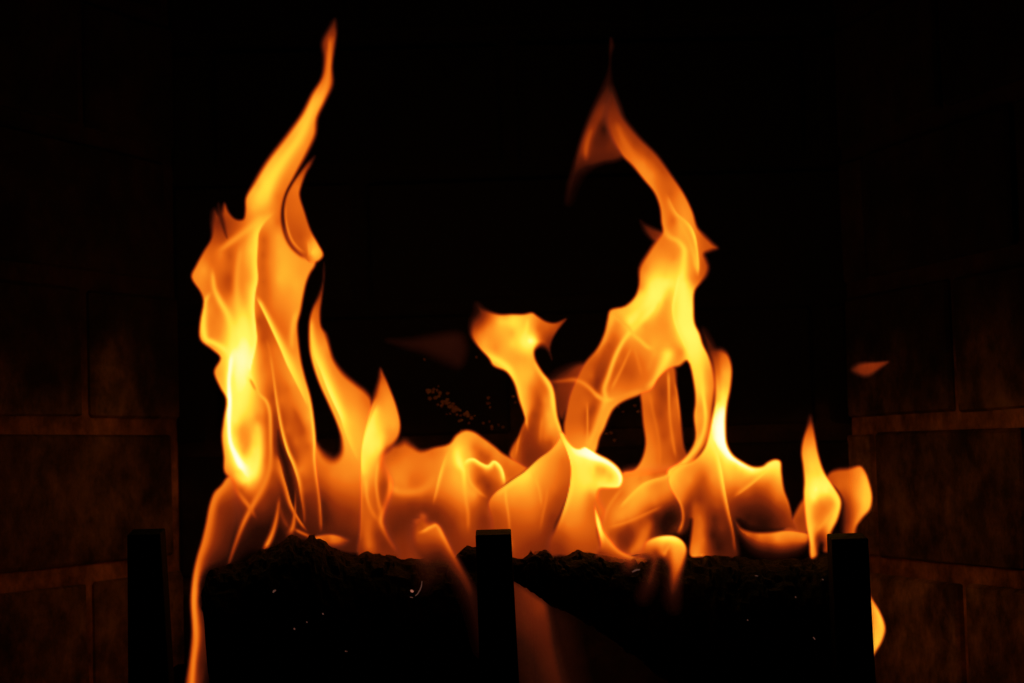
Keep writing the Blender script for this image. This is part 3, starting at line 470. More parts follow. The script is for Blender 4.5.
FL['spark'] = (-.008, [
 ('body', '594.5,502,2 597,510,2 600.5,520,2 604,531,2.4 610,538,4 620,549,4 634,555,4 646,556,6 652,562,8 640,572,12 622,576,14 606,568,12 598,562,6 595,553,4 600,545,3 598.5,534,2 595.5,522,2 594,510,2', 2.4,
  '596,508,5.6 597,517,7.8 599,528,8 602,536,7.4 600,545,5.2 606,538,6 613,545,5.7 622,551,5.4 634,557,4.8 644,560,3.8 606,550,4.2 600,553,3 612,558,3.2 625,564,2.6 638,568,1.4 620,572,.8 606,564,1.6 650,563,2'),
 ('fold', '595.2,505,1.4,6 597,515,2,8 598.2,526,2.4,9 600.5,534,2.4,8.2 603,541,2.4,6.8', 'c', .9),
 ('fold', '604,533,2.6,7 612,543,3,6.6 622,552,3,6.3 636,558,3,5.7 646,561,2.5,4', 'l', .8),
])
FL['bow'] = (.006, [
 ('body', '733,516,5 738,523,4 742,528 754,532 771,532 786,530,2.4 800.6,531.5,2.4 809,534 808,543,4 800,549,10 785,553,13 771,554,14 755,549,12 744,539,8 736,528,6', 3,
  '736,520,3 742,529,4.2 748,534,4.8 760,536,5.5 777,539,6 792,536,5.9 803,537,5.9 777,546,4.2 760,544,3.8 792,545,4.2 752,540,3.6 804,544,4 770,550,2.6'),
])
FL['link'] = (.012, [
 ('body', '806,496,3 800,503,3 794,514,3 789,523,3 783,530,3 795,533,3 808,533,3 808,510,3', 3, '804,503,4.6 796,512,4.6 790,523,4.2 799,520,3.6 804,528,3.8 795,528,4 804,514,3.8'),
])
FL['candle'] = (-.002, [
 ('body', '810.5,416,5 812.7,422,3 815.7,438,2.6 818.6,454 824.5,472 833,485 840.6,498 841.5,505 837.6,520 832.5,530 829.5,538 828,552 823.5,552,2.4 822,544,4 819,548,4 817,556 811,558.5 809,543 806,525.7 804,506 803.5,492 804,482 802.7,466 801,453 802.6,440 806,429', 2.6,
  '810,422,3 810,429,4.6 808.5,438,5.4 809,452,6.8 804.5,452,6.3 811,466,7.5 807,470,7 816,482,8.5 810,486,8.2 818,474,7.6 816,490,9 824,486,8.6 814,498,8.7 808,500,7.8 826,490,9 833,494,8 837,500,7.8 838,506,7.6 828,498,6.6 832,503,6 820,502,6 824,508,5.4 815,506,6.2 816,518,5.6 822,516,5.5 829,512,5.9 809,512,7.3 818,527,6 826,521,6.4 833,514,7.2 831,524,7 829,532,6.4 811,528,7.3 811,540,7.3 813,551,6.5 814,534,6 818,538,2.6 820,544,1.4 824,536,4 826,545,3.6 823,530,4.8'),
 ('fold', '806,478,3,7.8 806.5,492,3,8 807,506,3,7.6 808.5,522,3,7.4 811,538,2.6,7.4 813,553,2.4,6.6', 'r', .7),
 ('fold', '827,487,3,8.4 835,495,3,8.2 839,503,2.4,8.1 837,512,2.4,7.8 833,521,2.2,7.4 829.5,530,2,7', 'l', .85),
 ('fold', '814,532,2,6 821,526,2.2,6.4 828,519,2.2,6.6 833,511,2,7', 'c', .6),
])
FL['hood'] = (.012, [
 ('body', '826,478,3 830,472,3 837,469,4 848,468,4 860.5,465.5,3 865.5,471 870,483.5,2.6 872.5,497,2.6 870.5,509 863,518 857,527 855,537 852,545,3 844,545,4 842,530,5 842,515,5 842,503,5 838,492,3', 2.8,
  '832,478,4.4 838,474,4.6 848,473,4.8 857,472,5.8 861,469,6 848,484,5 839,487,4.8 855,480,5.6 865,484,7 866,475,6.2 868,496,7.2 864,500,7.2 866,508,7 858,506,5.7 856,495,6 848,499,4 844,505,3 846,512,2.7 846,522,2.4 852,520,4.2 851,531,4.5 860,515,6 856,524,5.2 853,540,4.2 847,535,3'),
 ('fold', '861,470,3,6.4 866,482,4,7.2 868,497,4,7.4 865,509,3.6,7.1 859,519,3,6 854,530,2.6,5', 'c', .8),
])
FL['peek'] = (.01, [
 ('body', '861,588,3 868,592 874,601 880,611 885,624 885.5,631 882,642 876,652 871,660 864,664,3 858,650,4 857,620,4', 2.6,
  '872,600,6.4 876,610,6.8 880,620,7.2 883,630,6.6 877,628,7 873,622,6 872,640,6.6 877,640,7.2 874,650,6.8 866,630,5 862,610,4.5'),
 ('fold', '874,605,2,7 880,618,2.4,7.6 881.5,630,2.4,7.4 878,641,2,7.2 873,652,2,7', 'c', .7),
])
FL['stray'] = (.03, [
 ('body', '851,370,4 858,363.5,4 874,362,2.4 889.5,361.5,2 880,369,3 867,377,4 857,374.5,4', 3.2, '855,369,2.1 862,369,2.9 872,366,3.1 880,364.5,2.8 886,362.5,2.3 866,374,2.4'),
])
FL['ghost'] = (.04, [
 ('body', '386,340,6 410,339,6 431,336,8 461,334,8 467,350,7 460,367,8 445,362,10 425,353,8 405,348,6', 8, '400,343,.5 430,344,.85 450,342,1 462,345,.8 458,358,.7 440,355,.8 420,348,.7'),
])
FL['ledge'] = (-.045, [
 ('body', '410,526,9 416,518,9 424,514,8 429,521,7 436,522,4 441,526,4 447,537,4 453,549,4 463,567,5 474,588,6 480,612,10 484,650,12 478,655,14 468,620,16 456,590,14 446,575,10 436,585,18 424,592,20 420,570,14 412,556,10 409,542,9', 5,
  '416,521,4 423,516,4.2 413,529,3.4 421,525,4 418,533,4.4 428,529,5 437,526,5.4 443,536,5.2 450,549,4.2 458,561,3.2 466,576,2.1 474,592,1.5 477,620,.7 480,645,.4 425,541,3.9 433,547,3 417,541,3.8 440,552,2.2 413,548,2.4 426,554,2.4 432,564,1 430,580,.6 446,566,.8 456,585,.6 468,610,.4'),
 ('fold', '418,533,2,5.8 424,530.5,2.2,6.5 430,527,2.4,6.6 437,524.5,2.6,6.6 443,534,3,6.3 450,547,3.2,5.2 458,562,3.2,3.5 467,577,3.6,2.2 475,593,4,1.5', 'l', .9),
])
FL['arch'] = (-.042, [
 ('body', '640,550,6 645,542,3 652,538,2.4 663,535.5,1.8 675,536,1.8 683,541,1.8 687,549,2.6 685,561,4 681,575,6 678,592,10 674,610,14 667,606,14 666,580,10 662,560,8 660,560,8 658,575,10 652,592,12 644,602,14 640,596,14 645,578,8 650,562,8 644,558,8 636,566,10 628,570,12 622,560,10 630,556,8', 3,
  '645,546,5.2 652,541,6.8 663,538,8.3 675,539,8.4 683,545,7 684,553,6 682,560,5.4 678,566,5.2 675,548,6.4 676,558,5.8 675,578,3.4 674,590,1.7 672,603,.6 666,545,6 663,554,5.6 668,552,4.2 658,549,4.8 656,553,3 651,548,5 657,564,2.5 652,580,1.8 646,594,.8 640,556,4 632,562,3 640,565,2 668,570,1 662,566,.8'),
 ('fold', '645,543,2.6,5.8 654,538.5,2.8,7.6 664,537.5,3.4,8.9 675,538.5,3.4,8.9 683,544,3.2,7.6 684,553,3.2,6.4', 'c', .8),
 ('fold', '675,543,4.5,7 676.5,556,5,6 676,570,5,4.7 674,585,5,2.6 672,600,5,1', 'c', .7),
 ('fold', '670,544,1.8,6.6 666,551,1.8,6 663,557,1.8,5.6', 'c', .8),
])
FL['ember_glow'] = (.035, [
 ('body', '506,572,4 514,580,5 526,586,7 537,594,7 547,603,6 551,617,7 556,642,9 562,665,10 570,710,10 520,710,16 515,680,16 508,640,10 504,600,6', 6,
  '515,588,1.85 524,592,2.35 534,598,2.55 543,606,2.65 538,608,2.65 529,606,2.25 545,617,2.25 519,610,1.75 530,627,1.75 545,641,1.65 548,660,1.45 545,664,1.35 522,640,1.05 522,660,0.65 524,690,0.45 550,690,1.15'),
])
FL['faint_veil'] = (.045, [
 ('body', '552,608,8 564,612,14 574,625,14 580,650,16 590,710,16 572,710,16 562,670,12 556,640,10', 12, '562,618,.5 568,640,.4 574,665,.35 582,690,.35'),
])
FL['lip'] = (.002, [
 ('body', '314,537,2 322,534.5,2.4 332,534,2.4 342,536,3 350,540,4 346,545,6 334,547,6 322,546,5 316,543,3', 3, '320,537,5 332,537,5.6 340,539,5 328,541,4.2 346,541,3.4'),
])

OVER = dict(tall_main=['tall_curl'], low_left=['tall_main'], leaning_tongue=['pointed_tongue', 'lip', 'tall_main'], swirl=['pointed_tongue', 'wave', 'ledge'],
            wave=['cup'], mushroom=['wave', 'cup', 'swirl'], veil=['mushroom', 'right_main', 'cup'], right_main=['cup', 'wing'],
            curtain=['right_main', 'leaf', 'wing', 'cup'], leaf=['cup', 'spark', 'wing', 'arch'], cup=['spark'], spark=['arch'], wing=['arch'],
            bow=['wing', 'candle'], link=['candle', 'bow', 'wing'], hood=['candle'], right_tip=['right_main'], side_wisps=['right_main'], pointed_tongue=['ledge'])

SOOT = CZ+.03
M_brick = masonry('sooty_brick', (.5, .25, .26), (.14, .08, .08), 30, SOOT, .06, .93)
M_mortar = masonry('sooty_mortar', (.72, .29, .26), (.38, .16, .14), 60, SOOT+.01, .05, .93, per_object=0)
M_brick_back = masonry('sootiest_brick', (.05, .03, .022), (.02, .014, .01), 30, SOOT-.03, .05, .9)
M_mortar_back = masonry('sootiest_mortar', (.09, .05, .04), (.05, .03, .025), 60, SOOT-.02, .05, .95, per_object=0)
M_iron = plain('black_iron', (.004, .0036, .0034), .8, 0, .3, 300, .06)
M_char = plain('charcoal', (.011, .009, .008), .85, 0, .9, 420, .2)

# ================================================================ the firebox: back wall, two splayed sides, hearth, smoke shelf
YB = .25
BL = at(178, 450, YB); BR = at(853, 450, YB)          # back corners
FLp = at(-30, 450, .03); FRp = at(1050, 450, -.02)     # points on the side walls nearer the lens
def extend(a, b, y):                                   # run the wall line on to depth y
    t = (y-a.y)/(b.y-a.y); return Vector((a.x+(b.x-a.x)*t, y, 0))
A_l = Vector((BL.x, YB, 0)); E_l = extend(BL, FLp, -.22)
A_r = Vector((BR.x, YB, 0)); E_r = extend(BR, FRp, -.22)
TOPZ = .72
PITCH = .0965; JT = .0115; BLEN = .205
variants = {}
def brick_mesh(k, length, mat):
    key = (k, round(length, 3), mat.name)
    if key in variants: return variants[key]
    rnd = random.Random(k*31+int(length*1000))
    bm = bmesh.new()
    h = PITCH-JT; d = .03
    box(bm, 0, length, 0, d, 0, h)                     # local: x along the wall, y out of the wall, z up
    bmesh.ops.bevel(bm, geom=bm.edges[:], offset=.0022, segments=1, affect='EDGES')
    for v in bm.verts:
        v.co += Vector((rnd.uniform(-1, 1)*.0008, rnd.uniform(-1, 1)*.0007, rnd.uniform(-1, 1)*.0009))
    me = bpy.data.meshes.new('brick'); bm.to_mesh(me); bm.free(); me.materials.append(mat)
    variants[key] = me
    return me
def wall(name, P, Q, z_joint, u_joint, inward, mb=None, mm=None, bond=.5):
    """mortar slab from P to Q with bricks set proud of it; z_joint/u_joint: where a bed joint and a head joint of the course below it run"""
    d = (Q-P); Lw = d.length; ux = d.normalized()
    nrm = Vector((-ux.y, ux.x, 0));
    if nrm.dot(inward) < 0: nrm = -nrm
    bm = bmesh.new()
    back = nrm*-.04
    corners = [P+back, Q+back, Q, P]
    box8(bm, [c+Vector((0, 0, 0)) for c in corners]+[c+Vector((0, 0, TOPZ)) for c in corners])
    bmesh.ops.recalc_face_normals(bm, faces=bm.faces[:])
    wo = bm_obj(name, bm, mm or M_mortar); tag(wo, kind='structure')
    flip = ux.cross(nrm).z < 0                          # keep the brick's local frame right-handed
    k0 = int(math.floor(z_joint/PITCH))
    row = -k0-1
    z = z_joint-(k0+1)*PITCH
    rnd = random.Random(len(name)*7)
    while z < TOPZ:
        off = u_joint if row % 2 else u_joint+bond*(BLEN+JT)
        off = off % (BLEN+JT)
        u = off-(BLEN+JT)
        while u < Lw:
            a = max(u+JT/2, .001); b = min(u+JT/2+BLEN, Lw-.001)
            z0 = z+JT/2
            if b-a > .006 and z0 < TOPZ-.03 and z0 > -.09:
                ln = round(b-a, 3)
                me = brick_mesh(rnd.randrange(4) if abs(ln-BLEN) < .002 else 9, ln, mb or M_brick)
                o = link('brick', me, None, wo)
                out = rnd.uniform(.0035, .0065)-.03
                base = P+ux*a+nrm*out
                X = ux; Yv = nrm; Zv = Vector((0, 0, 1))
                if flip:
                    base = P+ux*(a+ln)+nrm*out; X = -ux
                mw = Matrix(((X.x, Yv.x, 0, base.x), (X.y, Yv.y, 0, base.y), (0, 0, 1, z0), (0, 0, 0, 1)))
                o.matrix_basis = mw @ Matrix.Rotation(rnd.uniform(-.006, .006), 4, 'Y')
            u += BLEN+JT
        z += PITCH; row += 1
    return wo
def on_line(px, py, P, Q):
    """where the sight line of a pixel meets the vertical plane through P and Q: (distance along, height)"""
    d = ray(px, py); u = (Q-P).normalized(); n = Vector((-u.y, u.x, 0))
    t = (P-CAM).dot(n)/d.dot(n); p = CAM+d*t
    return (p-P).dot(u), p.z
inw = Vector((0, -1, 0))
jl = on_line(4, 583, A_l, E_l); wall('wall_left', A_l, E_l, jl[1], on_line(87, 620, A_l, E_l)[0], Vector((1, 0, 0)))
jr = on_line(1018, 580, A_r, E_r); wall('wall_right', A_r, E_r, jr[1], on_line(969, 620, A_r, E_r)[0], Vector((-1, 0, 0)), bond=.42)
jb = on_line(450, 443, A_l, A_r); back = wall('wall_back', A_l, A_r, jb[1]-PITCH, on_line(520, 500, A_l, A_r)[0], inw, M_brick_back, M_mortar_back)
bm = bmesh.new(); box(bm, E_l.x-.05, E_r.x+.05, -.5, YB+.03, -.05, 0); fl = bm_obj('floor', bm, M_mortar); tag(fl, kind='structure')
bm = bmesh.new(); box(bm, E_l.x-.05, E_r.x+.05, -.24, YB+.03, TOPZ, TOPZ+.05); ce = bm_obj('ceiling', bm, M_mortar); tag(ce, kind='structure')
# hearth bricks
hb = bmesh.new(); box(hb, 0, .2, 0, .092, 0, .02, .002); hm = bpy.data.meshes.new('hearth_brick'); hb.to_mesh(hm); hb.free(); hm.materials.append(M_brick)
yy = -.46; r = 0
while yy < YB-.1:
    t = max(0, (yy+.22)/(YB+.22)); xl = E_l.x+(A_l.x-E_l.x)*t if yy > -.22 else E_l.x; xr = E_r.x+(A_r.x-E_r.x)*t if yy > -.22 else E_r.x
    xx_ = xl+.02+(r % 2)*.05
    while xx_+.2 < xr-.01:
        o = link('hearth_brick', hm, None, fl); o.location = (xx_, yy, -.014+random.uniform(-.001, .001)); xx_ += .21
    yy += .102; r += 1
# spalled, lighter chips where the back wall has flaked
M_chip = plain('bare_clay', (.34, .17, .12), .95, 0, .3, 300, .1)
bm = bmesh.new()
rnd = random.Random(5)
def chip(px, py, s):
    u, z = on_line(px, py, A_l, A_r)
    c = Vector((A_l.x+u, YB-.0075, z))
    n0 = len(bm.verts)
    s *= 1.55
    g = bmesh.ops.create_icosphere(bm, subdivisions=1, radius=1)
    for v in g['verts']:
        v.co = c+Vector((v.co.x*s*rnd.uniform(.6, 1.3), v.co.y*.0016, v.co.z*s*rnd.uniform(.5, 1.2)))
chip(428.5, 391, .0016)
for i in range(46):
    t = rnd.random(); px = 436+t*34+rnd.gauss(0, 4); py = 396+t*30+rnd.gauss(0, 3.5)-(6 if rnd.random() < .3 else 0)
    chip(px, py, rnd.uniform(.0005, .0012))
for q in ((490, 422), (492, 426), (493, 429), (484, 424), (499, 425), (503, 428), (488, 403), (489, 398), (491, 408), (513, 397), (515, 402), (424, 360), (476, 357), (617, 408), (622, 412), (638, 411), (634, 405), (616, 404), (610, 432), (613, 440), (606, 434)):
    chip(q[0]+rnd.uniform(-1, 1), q[1]+rnd.uniform(-1, 1), rnd.uniform(.0006, .0012))
bmesh.ops.recalc_face_normals(bm, faces=bm.faces[:])
o = bm_obj('flaked_clay', bm, M_chip, back); tag(o, 'pale flakes of bare clay on the sooty back wall', kind='stuff')

# ================================================================ the logs
def profile(pts, x):
    p = np.array(pts, float); return np.interp(x, p[:, 0], p[:, 1])
def fbm(p, sc, oct=4):
    return noise.fractal(Vector(p)*sc, .9, 2.1, oct)
def make_log(name, x0, x1, top, bot, Yc, depth, seed, label, group=None, step=2.2, rough=1.0, nr=56):
    xs = np.arange(x0, x1+.01, step)
    bm = bmesh.new(); rings = []
    off = Vector((seed*3.7, seed*1.3, 0))
    for i, x in enumerate(xs):
        t = profile(top, x); b = profile(bot, x)
        e = min(x-x0, x1-x)                            # round the ends a little
        sh = 1-.22*math.exp(-(e/5.0)**2) if e < 12 else 1
        cz = at(x, (t+b)/2, Yc); tz = at(x, t, Yc); bz = at(x, b, Yc)
        up = (tz-bz)*.5
        dd = depth if np.isscalar(depth) else profile(depth, x)
        ring = []
        for k in range(nr):
            a = 2*math.pi*k/nr
            ca, sa = math.cos(a), math.sin(a)
            q = .78                                     # squarish split section
            sy = math.copysign(abs(ca)**q, ca); sz = math.copysign(abs(sa)**q, sa)
            p = cz+Vector((0, sy*dd*sh, 0))+up*sz*(sh if sa < 0 else 1-(1-sh)*.5)
            w = p+off
            n1 = fbm(w, 60); n2 = fbm(w, 240, 3)
            cell = noise.voronoi(Vector((w.x*55, w.y*90, w.z*90)))[0]
            crack = max(0, .12-(cell[1]-cell[0]))*.05   # charcoal checking
            amp = (1 if sa < .8 else .55)
            dirv = Vector((0, sy, sz)).normalized()
            p += dirv*(n1*.0022*amp+n2*.0010-crack*.5)*rough
            if e < 3: p.x += abs(fbm(w, 130))*.003*(1 if x-x0 < 5 else -1)
            ring.append(bm.verts.new(p))
        rings.append(ring)
    for i in range(len(rings)-1):
        for k in range(nr):
            bm.faces.new((rings[i][k], rings[i+1][k], rings[i+1][(k+1) % nr], rings[i][(k+1) % nr]))
    for ring, xe, s in ((rings[0], x0, -1), (rings[-1], x1, 1)):
        c = sum((v.co for v in ring), Vector())/nr
        inner = [bm.verts.new(c+(v.co-c)*.5+Vector((s*(.0003+fbm(v.co+off, 90)*.0006), 0, 0))) for v in ring]
        cc = bm.verts.new(c+Vector((s*.001, 0, 0)))
        for k in range(nr):
            k2 = (k+1) % nr
            bm.faces.new((ring[k], ring[k2], inner[k2], inner[k])); bm.faces.new((inner[k], inner[k2], cc))
    bmesh.ops.recalc_face_normals(bm, faces=bm.faces[:])
    o = bm_obj(name, bm, M_char)
    tag(o, label, 'log', group)
    return o
top_left = [(207, 590), (209, 574), (212, 568), (222, 566), (230, 563), (246, 561), (256, 553), (262, 548), (269, 546.5), (276, 543), (281, 541.5), (286, 537.5), (290, 534.5), (295, 534.5), (300, 538), (303, 541), (307, 539), (309, 536), (313, 534.5), (316, 537), (321, 540), (326, 541.5), (330, 547.5), (336, 548.5), (344, 551), (350, 556), (358, 556), (362, 553.5), (368.6, 552), (372, 554.5), (382, 553.5), (389, 555.5), (398, 557), (404, 559), (449, 559.5), (458, 560), (470, 561), (500, 563)]
bot_left = [(207, 612), (210, 618), (214, 640), (216, 690), (230, 700), (400, 702), (500, 696)]
log_l = make_log('charred_log', 208, 496, top_left, bot_left, .0, .04, 1, 'charred left log with a jagged raised top, standing between the left and middle posts')
top_right = [(500, 558), (512, 556), (525, 556), (530, 551.5), (538, 551), (547, 550), (552, 553), (556, 555), (563, 556), (568, 553.5), (572, 552), (576, 550), (579, 549), (583, 552), (590, 553), (600, 553.5), (612, 556), (630, 555), (638, 554), (645, 553), (652, 551), (657, 553), (664, 557), (676, 556), (689, 554), (691, 559.5), (701, 560), (704, 553.5), (715.7, 555.5), (742, 557), (770, 560), (794, 559.5), (806, 560), (811, 558.5), (818.6, 556), (827, 554), (832, 556), (840, 558)]
bot_right = [(500, 581), (514, 580), (526, 586), (537, 594), (548, 603), (566, 611), (590, 624), (620, 645), (660, 676), (690, 696), (760, 704), (840, 700)]
log_r = make_log('charred_log', 500, 839, top_right, bot_right, .002, [(500, .012), (560, .022), (660, .036), (760, .042), (840, .042)], 2, 'charred right log tapering to its left end behind the middle post')
chunk_top = [(452, 562), (457, 554), (461, 551), (466, 546), (471, 546.5), (475, 547.5), (480, 549), (490, 551), (503, 555), (512, 557)]
chunk_bot = [(452, 566), (470, 574), (490, 578), (512, 572)]
ck = make_log('charcoal_chunk', 452, 512, chunk_top, chunk_bot, -.012, .012, 3, 'small charcoal chunk lodged behind the middle post', rough=.8, step=1.6, nr=32)
ck['category'] = 'charcoal'

# embers glowing in the char: small proud flakes, children of the log they sit in
def ember_mat(name, col, s):
    m = bpy.data.materials.new(name); m.use_nodes = True; nt = m.node_tree; nt.nodes.clear()
    e = N(nt, 'ShaderNodeEmission'); e.inputs[0].default_value = (*col, 1); e.inputs[1].default_value = s
    out = N(nt, 'ShaderNodeOutputMaterial'); nt.links.new(e.outputs[0], out.inputs[0]); return m
M_em = ember_mat('ember_red', (1, .34, .22), .3); M_em2 = ember_mat('ember_dim', (1, .4, .28), .08)
def hit(o, px, py):
    d = ray(px, py).normalized()
    ok, loc, n, i = o.ray_cast(CAM, d)
    return loc if ok else at(px, py, -.04)
def ember(logo, path, r, mat):
    bm = bmesh.new(); rings = []
    P = [hit(logo, *q)+Vector((0, -.0004, 0)) for q in path]
    for i, p in enumerate(P):
        rr = r*(1 if 0 < i < len(P)-1 or len(P) == 1 else .55)
        a = P[min(i+1, len(P)-1)]-P[max(i-1, 0)]; a = a.normalized() if a.length > 0 else Vector((1, 0, 0))
        s = a.cross(Vector((0, 1, 0))).normalized()
        rings.append([bm.verts.new(p+s*math.cos(q*math.pi/3)*rr+Vector((0, 1, 0))*math.sin(q*math.pi/3)*rr*.6) for q in range(6)])
    for i in range(len(rings)-1):
        for k in range(6): bm.faces.new((rings[i][k], rings[i+1][k], rings[i+1][(k+1) % 6], rings[i][(k+1) % 6]))
    bm.faces.new(rings[0]); bm.faces.new(rings[-1])
    bmesh.ops.recalc_face_normals(bm, faces=bm.faces[:])
    return bm_obj('ember', bm, mat, logo)
bpy.context.view_layer.update()
for path, r, mt in (([(410.5, 590.5), (412, 591), (413.5, 591.8)], .0008, M_em), ([(422, 581), (421.5, 586), (420, 590), (417.5, 594), (415, 596)], .0003, M_em2),
                    ([(273, 592.5), (274, 591), (276, 590)], .0006, M_em2), ([(294, 628), (295, 629.5)], .0007, M_em2), ([(322.5, 613), (323.5, 614.5)], .0006, M_em2),
                    ([(306.5, 621.5), (307.5, 622.5)], .0005, M_em2), ([(345, 651), (347.5, 651.5)], .0005, M_em2), ([(410, 597), (413, 597.5)], .0004, M_em2)):
    ember(log_l, path, r, mt)
for path, r, mt in (([(795, 596.5), (796, 597.5)], .0005, M_em2), ([(747, 619.5), (748, 620.5)], .0005, M_em2), ([(813, 637), (815, 639.5)], .0005, M_em2), ([(822, 579), (823.5, 580)], .0005, M_em2), ([(755, 575.5), (758, 576)], .0004, M_em2), ([(632, 572), (636, 570), (640, 569.5)], .0006, M_em2)):
    ember(log_r, path, r, mt)

# ================================================================ the grate: three bars bent up at the front, on legs
gb = empty('fire_grate', (at(495, 560, -.06).x, -.06, 0))
tag(gb, 'black iron fire grate with three square uprights in front of the logs', 'fire grate')
BARZ = min(at(350, 702, .0).z, at(760, 704, .0).z)-.005
def post(x0t, x1t, yt, x0b, x1b, Y, name='upright', top_drop=0):
    """square upright: front-face left/right pixels at its top and at the frame's lower edge"""
    th = .018
    a0, a1 = at(x0t, yt, Y), at(x1t, yt, Y); b0, b1 = at(x0b, 683, Y), at(x1b, 683, Y)
    zt = (a0.z+a1.z)/2
    def down(p, q, z):
        t = (z-p.z)/(q.z-p.z); return p+(q-p)*t
    zb = BARZ-.014
    l0, r0 = down(a0, b0, zb), down(a1, b1, zb)
    bm = bmesh.new()
    cut = .0022
    pts = [l0, r0, r0+Vector((0, th, 0)), l0+Vector((0, th, 0)), Vector((a0.x, Y, zt-cut)), Vector((a1.x, Y, zt-cut)), Vector((a1.x, Y+th, zt+.0004)), Vector((a0.x, Y+th, zt+.0004))]
    box8(bm, pts, .0007, 2)
    return bm_obj(name, bm, M_iron, gb), (l0.x+r0.x)/2
xs_ = []
for q in ((127, 160, 530.5, 128, 169, -.062), (475.3, 511, 531, 480, 519, -.062), (831.5, 868, 535, 837, 876, -.062)):
    o, xc = post(*q); xs_.append(xc)
    bm = bmesh.new(); box(bm, xc-.009, xc+.009, -.062, .085, BARZ-.014, BARZ, .0008); bm_obj('cross_bar', bm, M_iron, gb)
    bm = bmesh.new(); box(bm, xc-.009, xc+.009, .085-.018, .085, BARZ-.0005, BARZ+.03, .0008); bm_obj('rear_upright', bm, M_iron, gb)
for y in (-.03, .055):
    bm = bmesh.new(); box(bm, xs_[0]-.009, xs_[2]+.009, y-.006, y+.006, BARZ-.026, BARZ-.014, .0008); bm_obj('rail', bm, M_iron, gb)
    for x in (xs_[0]+.03, xs_[2]-.03):
        bm = bmesh.new(); box(bm, x-.007, x+.007, y-.006, y+.006, .004, BARZ-.026, .0008); bm_obj('leg', bm, M_iron, gb)

# ================================================================ the flames
m = bpy.data.materials.new('flame'); m.use_nodes = True; nt = m.node_tree; nt.nodes.clear()
at_ = N(nt, 'ShaderNodeAttribute', attribute_name='glow'); em = N(nt, 'ShaderNodeEmission'); tr = N(nt, 'ShaderNodeBsdfTransparent'); ad = N(nt, 'ShaderNodeAddShader'); ou = N(nt, 'ShaderNodeOutputMaterial')
nt.links.new(at_.outputs['Color'], em.inputs['Color']); nt.links.new(em.outputs[0], ad.inputs[0]); nt.links.new(tr.outputs[0], ad.inputs[1]); nt.links.new(ad.outputs[0], ou.inputs[0])
m.cycles.emission_sampling = 'NONE'
M_flame = m
STEP = 1.25
def flame_mesh(key):
    """a flame body: front and back skins of glowing gas around a waving middle surface, meeting at the rim"""
    depth, ops = FL[key]
    xs, ys, C = field(ops, STEP, OVER.get(key, ()))
    X, Y = np.meshgrid(xs, ys)
    lum = C.max(2)
    on = lum > .0012
    P = spline(parse(ops[0][1], 3)[:, :2], True)
    sel = np.argwhere(on)
    d = np.zeros(X.shape); dd, s, i, t = near(X[on], Y[on], P, True); d[on] = dd*inside(X[on], Y[on], P)
    half = .0085*(1-np.exp(-d/16))+.0006*np.minimum(lum, 1)
    if depth < -.03: half *= .45
    ph = sum(map(ord, key))
    wave = (.004*np.sin(X/37+Y/61+ph)+.003*np.sin(X/19-Y/43+2*ph)) if depth > -.03 else 0
    mid = depth+wave
    cell = on[:-1, :-1] | on[1:, :-1] | on[:-1, 1:] | on[1:, 1:]
    vm = np.zeros(X.shape, bool)
    vm[:-1, :-1] |= cell; vm[1:, :-1] |= cell; vm[:-1, 1:] |= cell; vm[1:, 1:] |= cell
    # rim vertices are shared by the two skins
    full = np.zeros(X.shape, int)
    full[:-1, :-1] += cell; full[1:, :-1] += cell; full[:-1, 1:] += cell; full[1:, 1:] += cell
    rim = vm & (full < 4)
    fi = np.full(X.shape, -1); bi = fi.copy()
    nf = vm.sum(); fi[vm] = np.arange(nf)
    nb = (vm & ~rim).sum(); bi[vm & ~rim] = nf+np.arange(nb); bi[rim] = fi[rim]
    h = np.where(rim, 0, half)
    pf = at_np(X, Y, mid-h)[vm]; pb = at_np(X, Y, mid+h)[vm & ~rim]
    V = np.vstack([pf, pb])
    def quads(I, rev):
        a, b, c, e = I[:-1, :-1][cell], I[1:, :-1][cell], I[1:, 1:][cell], I[:-1, 1:][cell]
        return np.stack([a, b, c, e] if not rev else [a, e, c, b], -1)
    F = np.vstack([quads(fi, False), quads(bi, True)])
    me = bpy.data.meshes.new(key)
    me.vertices.add(len(V)); me.vertices.foreach_set('co', V.astype(np.float32).ravel())
    me.loops.add(F.size); me.loops.foreach_set('vertex_index', F.astype(np.int32).ravel())
    me.polygons.add(len(F)); me.polygons.foreach_set('loop_start', np.arange(0, F.size, 4, dtype=np.int32))
    me.update(calc_edges=True)
    g = np.vstack([np.where(rim[..., None], C*1.0, C*.5)[vm], (C*.5)[vm & ~rim]])
    g = np.hstack([g, np.ones((len(g), 1))]).astype(np.float32)
    at = me.color_attributes.new('glow', 'FLOAT_COLOR', 'POINT'); at.data.foreach_set('color', g.ravel())
    me.materials.append(M_flame)
    return me
def base_of(me):
    co = np.zeros(len(me.vertices)*3, np.float32); me.vertices.foreach_get('co', co); co = co.reshape(-1, 3)
    lo = co[co[:, 2] <= co[:, 2].min()+.004]
    return Vector((float(lo[:, 0].mean()), float(lo[:, 1].mean()), float(co[:, 2].min())))
def shift(me, v):
    me.transform(Matrix.Translation(-v))
def flame(name, key, label, cat='flame', group=None):
    me = flame_mesh(key); b = base_of(me); shift(me, b)
    o = link(name, me); o.location = b; tag(o, label, cat, group); return o
def flame_parts(name, label, parts):
    mes = [(pn, flame_mesh(k), lb) for pn, k, lb in parts]
    b = base_of(mes[0][1]); e = empty(name, b); tag(e, label, 'flame')
    for pn, me, lb in mes:
        shift(me, b); o = bpy.data.objects.new(pn, me); COL.objects.link(o); o.parent = e
        if lb: o['label'] = lb
    return e
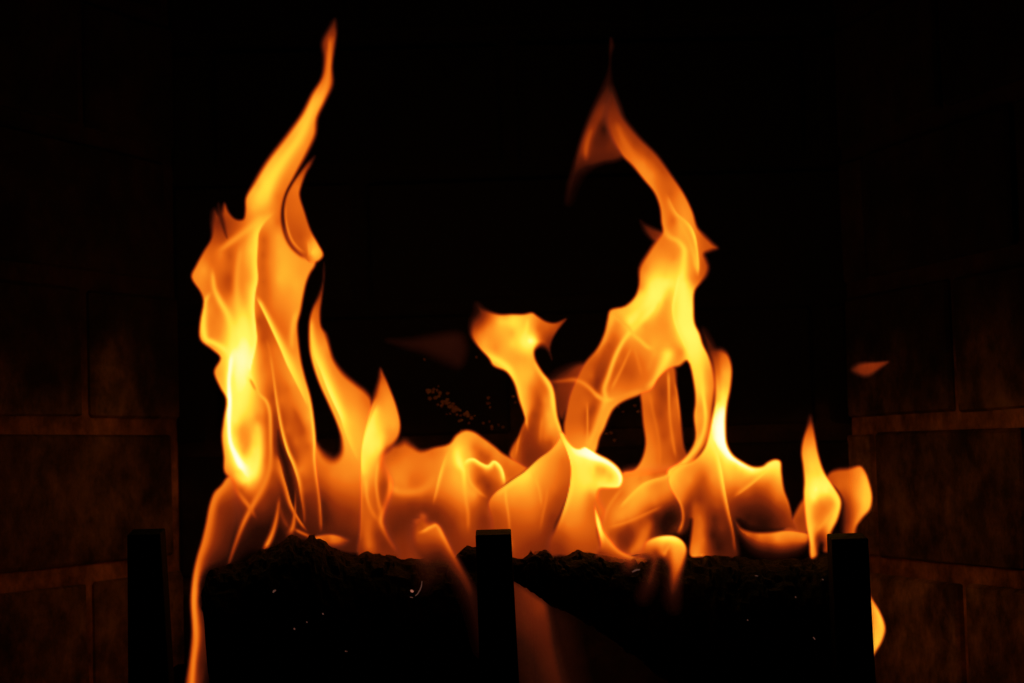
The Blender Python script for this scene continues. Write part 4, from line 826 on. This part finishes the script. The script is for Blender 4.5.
flame_parts('tall_flame', 'tallest flame on the left, a yellow-white column with a thin leaning tip', [('flame_body', 'tall_main', None), ('side_tongue', 'tall_curl', 'darker orange curl along the right flank')])
flame('low_flame', 'low_left', 'dim orange flame spilling down past the left end of the left log')
flame('leaning_flame', 'leaning_tongue', 'slanting amber flame right of the tallest one, with a dark gap between')
flame('pointed_flame', 'pointed_tongue', 'short pointed yellow flame right of the slanting amber flame')
flame('rolling_flame', 'swirl', 'broad low flame with a heart-shaped bright swirl, left of the middle post')
flame('wave_flame', 'wave', 'smooth orange flame sheet rising to the right behind the middle post')
flame('mushroom_flame', 'mushroom', 'short flame in the middle with a wide flared mushroom top')
flame('cup_flame', 'cup', 'very bright flame with a rounded yellow-white lip pointing right, below the tall right flame')
flame('faint_flame', 'veil', 'faint reddish flame veil bridging the mushroom-topped and the tall right flame')
flame_parts('tall_flame', 'tall right flame curving up and left to a dim red hooked tip', [('flame_body', 'right_main', None), ('hooked_tip', 'right_tip', 'dim red smoky tip'), ('side_wisp', 'side_wisps', 'small dark red wisp'), ('curtain', 'curtain', 'thin see-through orange curtain between two dark gaps')])
flame('winged_flame', 'wing', 'bright flame with a white-hot core and a low wing reaching right')
flame('leaf_flame', 'leaf', 'leaf-shaped orange flame with dark hollows, left of the winged white-hot flame')
flame('spark_flame', 'spark', 'thin yellow streak of flame curling along the top of the right log')
flame('bowed_flame', 'bow', 'low lying boat-shaped flame between the winged and the candle-shaped flame')
flame('small_flame', 'link', 'small dim orange flame touching the left side of the candle-shaped flame')
flame('candle_flame', 'candle', 'slender candle-shaped flame at the right end of the right log')
flame('hooded_flame', 'hood', 'rounded orange flame standing behind the top of the right post')
flame('small_flame', 'peek', 'small amber flame peeping out right of the right post, below its top')
flame('stray_flame', 'stray', 'detached dark red scrap of flame floating high at the right', 'flame')
flame('faint_flame', 'ghost', 'barely visible dark red wisp left of the mushroom-topped flame')
flame('ledge_flame', 'ledge', 'dim bent flame sheet crossing in front of the left log beside the middle post')
flame('arch_flame', 'arch', 'bright arched flame hanging over the front edge of the right log')
flame('dim_flame', 'ember_glow', 'dull red flame seen below the right log, just right of the middle post')
flame('dim_flame', 'faint_veil', 'hardly visible brown flame veil right of the dull red one')
flame('lip_flame', 'lip', 'tiny flat orange flame on the jagged top of the left log')
